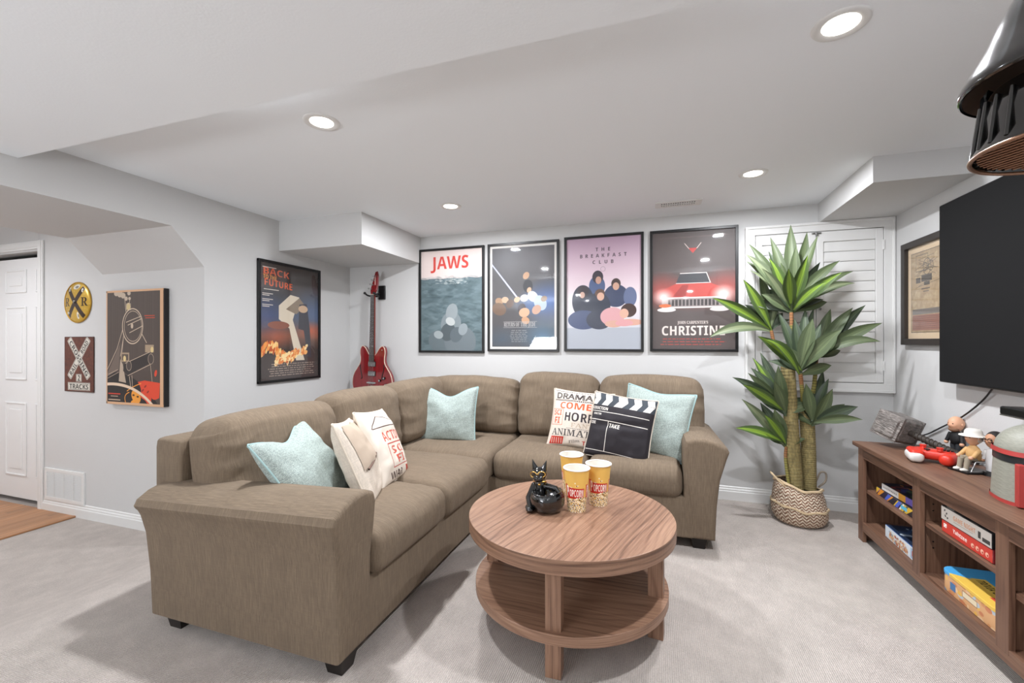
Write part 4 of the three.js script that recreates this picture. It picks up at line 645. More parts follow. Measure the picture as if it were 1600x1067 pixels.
// ------------------------------------------------------------------ things on the console
{ // war hammer
  const t = thing('war_hammer', 'grey block-headed toy hammer with dark bound handle resting on the console', 'hammer');
  const pewter = std({ map: pixelTex(256, 256, (x, y) => { const n = fbm(x / 20, y / 20, 90, 4), l = fbm(x / 60 + n * 2, y / 3, 91, 2), v = .62 + .5 * n + .2 * (l - .5); return [142 * v, 135 * v, 130 * v]; }, [.25, .25]), roughness: .5, metalness: .25, bumpMap: pixelTex(128, 128, (x, y) => 255 * fbm(x / 10 + 3 * vnoise(x / 20, y / 20, 4), y / 2.5, 92, 3), [.2, .2], false), bumpScale: .004 });
  const H = new THREE.Vector3(1.368, .718, -3.22), n = new THREE.Vector3(-.84, .2, .5).normalize(), e = new THREE.Vector3(1.53, .632, -2.98), d = e.clone().sub(H); d.addScaledVector(n, -d.dot(n)).normalize(); const b = new THREE.Vector3().crossVectors(n, d);
  t.position.copy(H); t.setRotationFromMatrix(new THREE.Matrix4().makeBasis(d, b, n)); // local x = handle, z = striking face
  const hw = .077, hl = .085, ch = .018;
  const oct = shapeOf([[-hw + ch, -hw], [hw - ch, -hw], [hw, -hw + ch], [hw, hw - ch], [hw - ch, hw], [-hw + ch, hw], [-hw, hw - ch], [-hw, -hw + ch]]);
  const mid = new THREE.ExtrudeGeometry(oct, { depth: hl * 1.45, bevelEnabled: true, bevelSize: .022, bevelOffset: -.022, bevelThickness: .028, bevelSegments: 1 }); mid.translate(0, 0, -hl * .725);
  obj('head', metreUV(mid), pewter, t);
  obj('head_band', [box(hw * 2.02, hw * 2.02, .012, 0, 0, .075, .003), box(hw * 2.02, hw * 2.02, .012, 0, 0, -.075, .003)].map(g => { g.scale(.985, .985, 1); return g; }), pewter, t);
  const L = .40; obj('handle', rod([hw - .01, 0, 0], [L, 0, 0], .017, 20, .019), std({ map: pixelTex(128, 128, (x, y) => { const v = .6 + .6 * fbm(x / 12, y / 12, 95, 3); return [58 * v, 50 * v, 44 * v]; }, [.1, .1]), roughness: .6 }), t);
  const wr = []; for (let i = 0; i < 11; i++) { const r = new THREE.TorusGeometry(.0185, .0035, 6, 20); r.rotateY(Math.PI / 2); r.rotateZ(.35); r.translate(hw + .03 + i * .021, 0, 0); wr.push(r); } obj('binding', wr, std({ color: 0x3c342c, roughness: .7 }), t);
  obj('end_cap', rod([L - .02, 0, 0], [L + .006, 0, 0], .026, 18), pewter, t);
}
{ // game controller
  const p = atY(1468, 724, .602), t = thing('game_controller', 'red and white game controller lying on the console edge', 'controller', [p.x - .015, .602, p.z - .02], -.55); t.scale.setScalar(1.22); const red = std({ color: 0xd0311f, roughness: .38 }), wh = std({ color: 0xdedcd8, roughness: .4 });
  const blobG = (w, h, d, x, y, z, ry = 0, rz = 0) => { const g = softBox(w, h, d, Math.min(w, h, d) * .46, 14, 10, 12); g.rotateZ(rz); g.rotateY(ry); g.translate(x, y, z); return g; };
  obj('body', [blobG(.125, .042, .07, 0, .034, 0), blobG(.05, .046, .105, -.055, .028, .03, .3)], red, t);
  obj('body', blobG(.048, .03, .1, -.055, .04, .028, .3), red, t); t.children[0].geometry = merge([blobG(.125, .042, .07, 0, .034, 0), blobG(.05, .046, .105, .055, .028, .03, -.3)]);
  obj('white_grip', blobG(.053, .044, .108, -.057, .025, .033, .3), wh, t);
  for (const [x, z] of [[-.034, -.008], [.022, .02]]) { const k = obj('thumbstick', [cyl(.009, .011, .012, x, .06, z, 18), cyl(.012, .012, .004, x, .067, z, 20)], red, t); }
  const bt = []; for (const [a, c] of [[.045, -.012], [.033, -.002], [.057, -.002], [.045, .008]]) bt.push(cyl(.0048, .0048, .005, a, .057, c, 14)); obj('button_cluster', bt, M.blackPlastic, t);
  obj('direction_pad', [box(.02, .005, .007, -.018, .056, .022, .001), box(.007, .005, .02, -.018, .056, .022, .001)], M.blackPlastic, t);
  obj('shoulder_button', [blobG(.038, .014, .014, -.042, .045, -.036), blobG(.038, .014, .014, .042, .045, -.036)], red, t);
}
const skin = std({ color: 0xd9a686, roughness: .5 }), skin2 = std({ color: 0xb98768, roughness: .5 });
function headGeo(r, x, y, z) { const g = new THREE.SphereGeometry(r, 26, 20), p = g.attributes.position; for (let i = 0; i < p.count; i++) { let X = p.getX(i) / r, Y = p.getY(i) / r, Z = p.getZ(i) / r; const jaw = Y < 0 ? 1 + .22 * Y : 1; X *= .84 * jaw; Z *= .95 * (Y < 0 ? 1 + .1 * Y : 1); Y *= 1.1; const nose = Math.exp(-((X / .16) ** 2) - (((Y + .08) / .2) ** 2)); if (Z > 0) Z += .18 * nose; for (const s of [-1, 1]) if (Z > 0) Z -= .07 * Math.exp(-(((X - s * .3) / .17) ** 2) - (((Y - .12) / .12) ** 2)); if (Z > 0) Z -= .03 * Math.exp(-((X / .3) ** 2) - (((Y + .5) / .06) ** 2)); p.setXYZ(i, X * r, Y * r, Z * r); } g.computeVertexNormals(); g.translate(x, y, z); return g; }
function bust(t, hr, y, mats) { // head with ears, eyes, mouth
  const h = obj('head', [headGeo(hr, 0, y, 0), ball(hr * .2, -hr * .84, y, 0, .5, 1, .7, 10), ball(hr * .2, hr * .84, y, 0, .5, 1, .7, 10)], mats, t);
  obj('eyes', [ball(hr * .1, -hr * .3, y + hr * .12, hr * .8, 1, .8, .6, 8), ball(hr * .1, hr * .3, y + hr * .12, hr * .8, 1, .8, .6, 8)], M.dark, h); return h;
}
{
  const t = thing('bobblehead_figure', 'small bobblehead of a bald man in a black shirt behind the hammer handle', 'figurine', [1.545, .602, -3.02], -1.25), bl = std({ color: 0x141416, roughness: .6 });
  t.scale.setScalar(.84); bust(t, .046, .215, skin);
  obj('beard', ball(.03, 0, .182, .016, 1, .55, .8), std({ color: 0x7a5a44, roughness: .8 }), t.children[0]);
  const tor = new THREE.LatheGeometry([[.001, .085], [.03, .088], [.036, .115], [.036, .15], [.022, .168], [.012, .175], [.001, .175]].map(a => new THREE.Vector2(...a)), 24); tor.scale(1, 1, .72);
  obj('shirt', [tor, rod([-.034, .155, 0], [-.05, .10, .012], .013, 12, .011), rod([.034, .155, 0], [.05, .10, .012], .013, 12, .011)], bl, t);
  obj('hands', [ball(.012, -.05, .092, .015), ball(.012, .05, .092, .015)], skin, t);
  obj('trousers', [rod([-.016, .02, 0], [-.017, .09, 0], .015, 12, .018), rod([.016, .02, 0], [.017, .09, 0], .015, 12, .018)], std({ color: 0x2a2c30, roughness: .7 }), t);
  obj('shoes', [ball(.016, -.017, .018, .008, 1, .6, 1.5), ball(.016, .017, .018, .008, 1, .6, 1.5)], bl, t); obj('plinth', cyl(.042, .046, .01, 0, .005, 0, 28), M.blackPlastic, t);
}
{
  const p = atY(1524, 731, .602), t = thing('bobblehead_figure', 'small seated bobblehead with a white hat and tan jacket', 'figurine', [1.452, .602, -2.71], -1.3), tan = std({ color: 0xc9a06a, roughness: .7 }), khaki = std({ color: 0x9b917f, roughness: .7 }), white = std({ color: 0xd8d4cc, roughness: .7 });
  t.scale.setScalar(.84); bust(t, .040, .195, skin);
  const hat = new THREE.LatheGeometry([[.062, .208], [.06, .212], [.04, .217], [.038, .235], [.028, .248], [.001, .25]].map(a => new THREE.Vector2(...a)), 28); obj('hat', hat, Object.assign(white, { side: THREE.DoubleSide }), t); obj('hair', ball(.04, 0, .198, -.008, .92, .9, .9), std({ color: 0xc8c4bc, roughness: .9 }), t);
  const tor = new THREE.LatheGeometry([[.001, .07], [.036, .072], [.037, .11], [.03, .138], [.014, .155], [.001, .156]].map(a => new THREE.Vector2(...a)), 22); tor.scale(1, 1, .75);
  obj('jacket', [tor, rod([-.034, .13, 0], [-.038, .09, .04], .012, 12, .01), rod([.034, .13, 0], [.038, .09, .04], .012, 12, .01)], tan, t); obj('hands', [ball(.011, -.036, .088, .048), ball(.011, .036, .088, .048)], skin, t);
  obj('trousers', [rod([-.018, .075, 0], [-.02, .078, .05], .017, 12, .015), rod([.018, .075, 0], [.02, .078, .05], .017, 12, .015), rod([-.02, .078, .05], [-.02, .02, .06], .014, 12, .011), rod([.02, .078, .05], [.02, .02, .06], .014, 12, .011)], khaki, t); obj('shoes', [ball(.014, -.02, .016, .07, 1, .7, 1.6), ball(.014, .02, .016, .07, 1, .7, 1.6)], white, t);
  const fr = []; for (const s of [-1, 1]) { fr.push(rod([s * .045, .068, -.04], [s * .045, .068, .03], .003), rod([s * .045, .068, .03], [s * .045, .012, .055], .003), rod([s * .045, .012, .055], [s * .045, .012, -.04], .003), rod([s * .045, .012, -.04], [s * .045, .068, -.04], .003)); } for (const z of [-.04, .03]) fr.push(rod([-.045, .066, z], [.045, .066, z], .003)); obj('chair_frame', fr, M.chrome, t); obj('chair_seat', box(.09, .008, .085, 0, .066, -.005, .002), M.blackPlastic, t); obj('plinth', box(.12, .012, .15, 0, .006, .015, .003), M.blackPlastic, t);
}
{
  const t = thing('bobblehead_figure', 'small bobblehead with dark hair and glasses half hidden by the helmet', 'figurine', [1.50, .602, -2.66], -1.2), white = std({ color: 0xd6d6d6, roughness: .7 });
  t.scale.setScalar(.84); bust(t, .042, .195, skin2);
  obj('hair', ball(.0435, 0, .205, -.01, .9, 1.02, .95), std({ color: 0x1c1613, roughness: .7 }), t);
  const g = []; for (const s of [-1, 1]) { const r = new THREE.TorusGeometry(.011, .0018, 6, 20); r.translate(s * .014, .2, .041); g.push(r); } obj('glasses', g, M.blackPlastic, t);
  const tor = new THREE.LatheGeometry([[.001, .02], [.034, .024], [.036, .1], [.032, .14], [.014, .155], [.001, .156]].map(a => new THREE.Vector2(...a)), 22); tor.scale(1, 1, .75);
  obj('shirt', [tor, rod([-.034, .135, 0], [-.045, .085, .01], .012, 12, .01), rod([.034, .135, 0], [.045, .085, .01], .012, 12, .01)], white, t); obj('hands', [ball(.011, -.046, .078, .012), ball(.011, .046, .078, .012)], skin2, t); obj('plinth', cyl(.042, .046, .02, 0, .01, 0, 28), M.blackPlastic, t);
}
{ // plain display helmet
  const t = thing('display_helmet', 'grey-green display helmet with red brim band and dark visor on the console', 'helmet', [1.432, .602, -2.265], -.2);
  const grn = std({ map: pixelTex(128, 128, (x, y) => { const v = .88 + .22 * fbm(x / 14, y / 14, 97, 3); return [146 * v, 146 * v, 134 * v]; }, [.15, .15]), roughness: .5 }), red = std({ color: 0xa83a36, roughness: .45 }), drk = std({ color: 0x25282b, roughness: .3 });
  const ell = (a, b, y0, y1, a2, b2, fn = 0) => { const n = 48, m = 10, g = new THREE.CylinderGeometry(1, 1, 1, n, m, true), p = g.attributes.position; for (let i = 0; i < p.count; i++) { const k = p.getY(i) + .5, an = Math.atan2(p.getZ(i), p.getX(i)), q = v => Math.sign(v) * Math.pow(Math.abs(v), .72); p.setXYZ(i, q(Math.cos(an)) * lerp(a, a2, k), lerp(y0, y1, k), q(Math.sin(an)) * lerp(b, b2, k)); } g.computeVertexNormals(); return g; };
  const two = m => { m.side = THREE.DoubleSide; return m; };
  obj('lower_shell', [ell(.14, .13, 0, .165, .132, .125)], two(grn), t);
  obj('lower_trim', [ell(.1425, .1325, 0, .014, .142, .132), ...[-1, 1].map(s => span(s * .108 - .011, s * .108 + .011, .004, .165, .1, .129, .004))], red, t);
  obj('face_panel', softBox(.17, .12, .02, .009, 14, 10, 4, v => { v.z -= v.x * v.x * .6; }).translate(0, .075, .127), drk, t);
  obj('chin_plate', softBox(.12, .075, .02, .009, 14, 10, 4, v => { v.z -= v.x * v.x * .6; }).translate(0, .05, .1335), grn, t);
  obj('visor_band', ell(.134, .1285, .16, .195, .134, .127), two(drk), t);
  obj('brim_band', ell(.139, .133, .19, .208, .136, .13), two(red), t);
  const dome = new THREE.SphereGeometry(1, 44, 20, 0, Math.PI * 2, 0, Math.PI / 2); const dp = dome.attributes.position; for (let i = 0; i < dp.count; i++) { const an = Math.atan2(dp.getZ(i), dp.getX(i)), rr2 = Math.hypot(dp.getX(i), dp.getZ(i)), q = v => Math.sign(v) * Math.pow(Math.abs(v), .92); dp.setXYZ(i, q(Math.cos(an)) * rr2 * .135, .204 + dp.getY(i) * .105, q(Math.sin(an)) * rr2 * .129); } dome.computeVertexNormals(); obj('dome', dome, two(grn), t);
}
{ // plain glossy black helmet hanging on a cord, close to the camera
  const d = ray(1708, 150), K = .8, t = thing('hanging_helmet', 'glossy black flared helmet hanging close by at the upper right', 'helmet', [d[0] * K, 1.60, d[2] * K], .5);
  const bk = phys({ color: 0x0b0a0a, roughness: .12, clearcoat: 1, clearcoatRoughness: .04, side: THREE.DoubleSide });
  const pr = [[.172, .128], [.176, .134], [.172, .15], [.156, .18], [.138, .215], [.12, .26], [.102, .298], [.08, .335], [.05, .362], [.02, .374], [.001, .376]];
  const c = new THREE.SplineCurve(pr.map(a => new THREE.Vector2(...a))); obj('dome', new THREE.LatheGeometry(c.getPoints(60), 72), bk, t);
  obj('inner_lining', new THREE.LatheGeometry([[.168, .13], [.15, .172], [.13, .215], [.1, .28], [.001, .34]].map(a => new THREE.Vector2(...a)), 48), std({ color: 0x6e5a4c, roughness: .6, side: THREE.DoubleSide }), t);
  obj('neck_guard', new THREE.LatheGeometry([[.158, -.002], [.156, .01], [.147, .03], [.146, .07], [.14, .1], [.13, .125]].map(a => new THREE.Vector2(...a)), 64), bk, t);
  const rb = []; for (let i = 0; i < 30; i++) { const a = i / 30 * Math.PI * 2; rb.push(rod([.153 * Math.cos(a), .014, .153 * Math.sin(a)], [.142 * Math.cos(a), .105, .142 * Math.sin(a)], .0042, 8)); } obj('rib_ring', rb, bk, t);
  const vis = new THREE.LatheGeometry([[.146, .112], [.15, .125], [.148, .15], [.136, .165]].map(a => new THREE.Vector2(...a)), 40, 1.2, 2.2); obj('visor', vis, phys({ color: 0x10151c, roughness: .06, clearcoat: 1, side: THREE.DoubleSide }), t);
  const rim = new THREE.TorusGeometry(.157, .004, 8, 72); rim.rotateX(Math.PI / 2); const cop = std({ color: 0x8f6c56, metalness: .7, roughness: .35 }); obj('lower_rim', rim, cop, t);
  const gr = []; for (let i = -9; i <= 9; i++) { const x = i * .015, L = Math.sqrt(Math.max(0, .146 ** 2 - x * x)); if (L > .02) { gr.push(rod([x, .006, -L], [x, .006, L], .0024, 6), rod([-L, .009, x], [L, .009, x], .0024, 6)); } } obj('base_grille', gr, cop, t);
  obj('base_liner', cyl(.145, .145, .004, 0, .02, 0, 40), M.dark, t);
  tag(obj('suspension_cord', rod([t.position.x, 1.97, t.position.z], [t.position.x, YD, t.position.z], .003), M.blackPlastic), 'thin black cord from the ceiling to the hanging helmet', 'cord');
}

// ------------------------------------------------------------------ red semi-hollow bass guitar on its hanger
{
  const x0 = -2.682, z0 = -3.69, t = thing('bass_guitar', 'red semi-hollow bass guitar with white binding hung in the corner behind the sofa', 'guitar', [x0, 1.0, z0]); t.rotation.z = -.018;
  const red = phys({ map: pixelTex(128, 256, (x, y) => { const v = .8 + .35 * fbm(x / 3, y / 50, 33, 3); return [128 * v, 14 * v, 20 * v]; }, [.2, .5]), roughness: .2, clearcoat: 1, clearcoatRoughness: .06 }), binding = std({ color: 0xdcc9b4, roughness: .4 }), dark = std({ color: 0x120c0a, roughness: .5 }), wood = std({ color: 0x2b1a12, roughness: .5 });
  const half = [[.03, .10], [.052, .125], [.085, .172], [.118, .19], [.14, .165], [.146, .12], [.14, .07], [.145, .02], [.175, -.03], [.212, -.085], [.232, -.15], [.228, -.22], [.195, -.285], [.13, -.325], [.05, -.34]];
  const L = half.map(([x, y]) => [-x, y]), pts = [...half, ...L.reverse()];
  const sh = shapeOf(pts, true), w = .045;
  const bg = new THREE.ExtrudeGeometry(sh, { depth: w - .012, bevelEnabled: true, bevelSize: .008, bevelThickness: .006, bevelOffset: -.008, bevelSegments: 4, curveSegments: 4 }); bg.translate(0, 0, -w / 2 + .006);
  obj('body', metreUV(bg), red, t);
  const c3 = new THREE.SplineCurve([...pts, pts[0]].map(p => new THREE.Vector2(p[0] * .985, p[1] * .985 - .001))).getPoints(220).map(p => new THREE.Vector3(p.x, p.y, w / 2 - .004)); obj('binding', tube(c3, .0042, 300, 6, true), binding, t);
  for (const s of [-1, 1]) { const f = new THREE.SplineCurve([[0, .07], [.014, .06], [.008, .03], [0, 0], [-.008, -.03], [-.014, -.06], [0, -.07]].map(a => new THREE.Vector2(...a))).getPoints(30).map(p => new THREE.Vector3(s * (.128 + p.x * .9), p.y - .07, w / 2 + .0006)); const g = tube(f, .0048, 40, 6); g.scale(1, 1, 1); obj('f_hole', g, dark, t); }
  const neck = extrude(shapeOf([[-.030, .06], [.030, .06], [.0215, .70], [-.0215, .70]]), .022, .004); neck.translate(0, 0, w / 2 - .012); obj('neck', metreUV(neck), std({ color: 0x7a2a1e, roughness: .3 }), t);
  obj('fretboard', metreUV(extrude(shapeOf([[-.0295, .03], [.0295, .03], [.021, .695], [-.021, .695]]), .006, .001).translate(0, 0, w / 2 + .009)), wood, t);
  const fr = []; for (let i = 0; i < 20; i++) { const y = .695 - .86 * (1 - Math.pow(2, -(i + 1) / 12)); if (y > .035) fr.push(box(lerp(.043, .059, (.695 - y) / .66), .0018, .002, 0, y, w / 2 + .016, 0)); } obj('frets', fr, M.chrome, t);
  obj('nut', box(.044, .006, .01, 0, .698, w / 2 + .012, .001), binding, t);
  const hs = extrude(shapeOf([[-.022, .70], [.022, .70], [.046, .74], [.058, .80], [.062, .88], [.05, .925], [.03, .92], [.012, .86], [-.012, .79], [-.026, .735]]), .02, .004); hs.translate(0, 0, w / 2 - .008); obj('headstock', metreUV(hs), red, t);
  for (let i = 0; i < 4; i++) { const y = .75 + i * .042, x = -.02 + i * .016, q = obj('tuner', [rod([x + .012, y, w / 2 - .01], [x + .012, y, w / 2 + .022], .006), rod([x, y, w / 2 - .002], [x - .028, y + .006, w / 2 - .002], .003), ball(.011, x - .036, y + .008, w / 2 - .002, 1, .8, .45, 12)], M.chrome, t); }
  obj('logo_inlay', box(.012, .08, .001, .03, .83, w / 2 + .0125, 0).rotateZ(0), std({ color: 0xc49a94, roughness: .4 }), t);
  for (const y of [.01, -.085]) { const p = obj('pickup', box(.078, .04, .012, 0, y, w / 2 + .006, .003), M.chrome, t); obj('pickup_ring', box(.088, .05, .006, 0, y, w / 2 + .003, .002), dark, p); }
  obj('bridge', [box(.08, .018, .012, 0, -.175, w / 2 + .008, .003), ...[-1, 1].map(s => { const g = cyl(.007, .007, .014, 0, 0, 0, 14); g.rotateX(Math.PI / 2); g.translate(s * .046, -.175, w / 2 + .007); return g; })], M.chrome, t);
  obj('tailpiece', extrude(shapeOf([[-.032, -.225], [0, -.2], [.032, -.225], [.014, -.33], [-.014, -.33]]), .008, .002).translate(0, 0, w / 2 + .002), M.chrome, t);
  for (const [x, y] of [[.095, -.15], [.145, -.125], [.115, -.215], [.165, -.19]]) { const g = cyl(.011, .013, .016, 0, 0, 0, 18); g.rotateX(Math.PI / 2); g.translate(x, y, w / 2 + .008); const cp = cyl(.0085, .0085, .003, 0, 0, 0, 18); cp.rotateX(Math.PI / 2); cp.translate(x, y, w / 2 + .0175); const k = obj('knob', g, dark, t); obj('knob_cap', cp, M.chrome, k); }
  const sg = cyl(.006, .008, .012, 0, 0, 0, 14); sg.rotateX(Math.PI / 2); sg.translate(.118, .15, w / 2 + .005); obj('strap_button', sg, M.chrome, t);
  for (let i = 0; i < 4; i++) { const a = (i - 1.5) * .0105, b = (i - 1.5) * .017; obj('string', rod([a, .698, w / 2 + .019], [b, -.23, w / 2 + .02], .0011, 5), M.chrome, t); }
  const h = thing('guitar_hanger', 'black wall hanger holding the head of the red guitar', 'hanger', [x0 + .02, 1.735, ZB]);
  obj('plate', box(.075, .14, .02, .03, -.01, .01, .004), M.blackPlastic, h); obj('arm', rod([.01, -.02, .01], [-.02, -.035, .075], .009), M.blackPlastic, h);
  obj('yoke', [tube([[-.072, -.028, .145], [-.07, -.045, .1], [-.03, -.05, .06], [.03, -.05, .06], [.03, -.04, .1], [.03, -.03, .14]], .0085, 40, 8), ball(.013, -.072, -.026, .148), ball(.013, .03, -.028, .143)], M.blackPlastic, h);
}

// ------------------------------------------------------------------ tin signs and canvas in the hall
{
  const t = thing('railroad_sign', 'yellow oval metal railroad sign with a dark cross and two letters R', 'sign', [-4.424, 1.547, ZA]);
  const rw = .168, rh = .165, tex = canvasTex(512, 512, (c, w, h) => {
    c.fillStyle = '#c9a23c'; c.fillRect(0, 0, w, h); c.fillStyle = '#d9b957'; for (let i = 0; i < 60; i++) blob(c, hash(i, 1, 3) * w, hash(i, 2, 3) * h, 20 * hash(i, 3, 3) + 4, 12, 'rgba(236,214,140,.25)');
    c.save(); c.translate(256, 256); for (const a of [.9, -.9]) { c.save(); c.rotate(a); c.fillStyle = '#3a2a22'; c.fillRect(-230, -30, 460, 60); c.restore(); } c.restore();
    c.fillStyle = '#3a2a22'; c.font = 'bold 150px serif'; c.textAlign = 'center'; c.fillText('R', 96, 304); c.fillText('R', 416, 304);
    for (const [x, y, a, b] of [[270, 64, 60, 30], [140, 90, 30, 18], [110, 386, 26, 14], [300, 420, 44, 20], [380, 110, 16, 26], [240, 250, 18, 18]]) { blob(c, x, y, a, b, '#e9e4d6', x); blob(c, x + 8, y + 4, a * .5, b * .5, '#8f8a84', x); }
    for (let i = 0; i < 60; i++) blob(c, hash(i, 5, 3) * w, hash(i, 6, 3) * h, 5 * hash(i, 7, 3) + 1, 3, 'rgba(90,58,30,.6)');
  });
  const g = new THREE.SphereGeometry(1, 48, 14, 0, Math.PI * 2, 0, Math.PI / 2); g.rotateX(Math.PI / 2); g.scale(rw - .006, rh - .006, .022); const p = g.attributes.position, u = g.attributes.uv; for (let i = 0; i < p.count; i++) u.setXY(i, .5 + p.getX(i) / rw / 2, .5 + p.getY(i) / rh / 2); g.translate(0, 0, .004);
  obj('plate', g, std({ map: tex, roughness: .28, metalness: .35 }), t);
  const rim = new THREE.TorusGeometry(1, .03, 8, 60); rim.scale(rw - .004, rh - .004, .2); rim.translate(0, 0, .006); obj('rim', rim, std({ color: 0xb58d2f, metalness: .5, roughness: .35 }), t);
  const b = new THREE.CylinderGeometry(.008, .008, .012, 14); b.rotateX(Math.PI / 2); b.translate(0, 0, .028); obj('bolt', b, M.steel, t);
}
{
  const t = thing('crossing_sign', 'rusty brown tin sign with white crossbuck lettering for two tracks', 'sign', [-4.407, 1.05, ZA]); const w = .362, h = .437;
  const tex = canvasTex(512, 618, (c, W, H) => {
    c.fillStyle = '#5f3122'; c.fillRect(0, 0, W, H); for (let i = 0; i < 400; i++) blob(c, hash(i, 1, 8) * W, hash(i, 2, 8) * H, 4 + 22 * hash(i, 3, 8), 3 + 12 * hash(i, 4, 8), ['rgba(132,66,38,.25)', 'rgba(52,26,22,.25)', 'rgba(150,84,50,.18)'][i % 3], i);
    const band = (a, parts) => { c.save(); c.translate(256, 240); c.rotate(a); c.fillStyle = '#d9d5ca'; c.beginPath(); c.roundRect ? c.roundRect(-282, -42, 564, 84, 12) : c.rect(-282, -42, 564, 84); c.fill(); c.strokeStyle = '#3f3a36'; c.lineWidth = 4; c.strokeRect(-272, -34, 544, 68); c.fillStyle = '#23211f'; parts.forEach(([s, x, w2]) => fitText(c, s, x, 0, w2, 52)); c.restore(); };
    band(-.9, [['RAIL', -160, 170], ['ROAD', 160, 175]]); band(.9, [['CROSSING', 0, 500]]);
    c.fillStyle = '#d9d5ca'; c.fillRect(206, 420, 98, 86); c.fillRect(58, 516, 396, 88); c.strokeStyle = '#3f3a36'; c.lineWidth = 4; c.strokeRect(212, 426, 86, 74); c.strokeRect(66, 523, 380, 74); c.fillStyle = '#23211f'; fitText(c, '2', 256, 464, 44, 62); fitText(c, 'TRACKS', 256, 561, 340, 56);
    for (const [x, y] of [[16, 16], [W - 16, 16], [16, H - 16], [W - 16, H - 16]]) blob(c, x, y, 6, 6, '#2a1c17');
    for (let i = 0; i < 120; i++) blob(c, hash(i, 5, 8) * W, hash(i, 6, 8) * H, 3 * hash(i, 7, 8) + 1, 2, 'rgba(98,52,32,.7)');
  });
  const sc = (c0) => c0; const pl = new THREE.BoxGeometry(w, h, .004); pl.translate(0, 0, .006); obj('plate', pl, std({ map: tex, roughness: .4, metalness: .2 }), t);
  obj('rolled_edge', [rod([-w / 2, -h / 2, .006], [w / 2, -h / 2, .006], .003, 6), rod([-w / 2, h / 2, .006], [w / 2, h / 2, .006], .003, 6), rod([-w / 2, -h / 2, .006], [-w / 2, h / 2, .006], .003, 6), rod([w / 2, -h / 2, .006], [w / 2, h / 2, .006], .003, 6)], std({ color: 0x4a2a20, roughness: .5, metalness: .3 }), t);
}
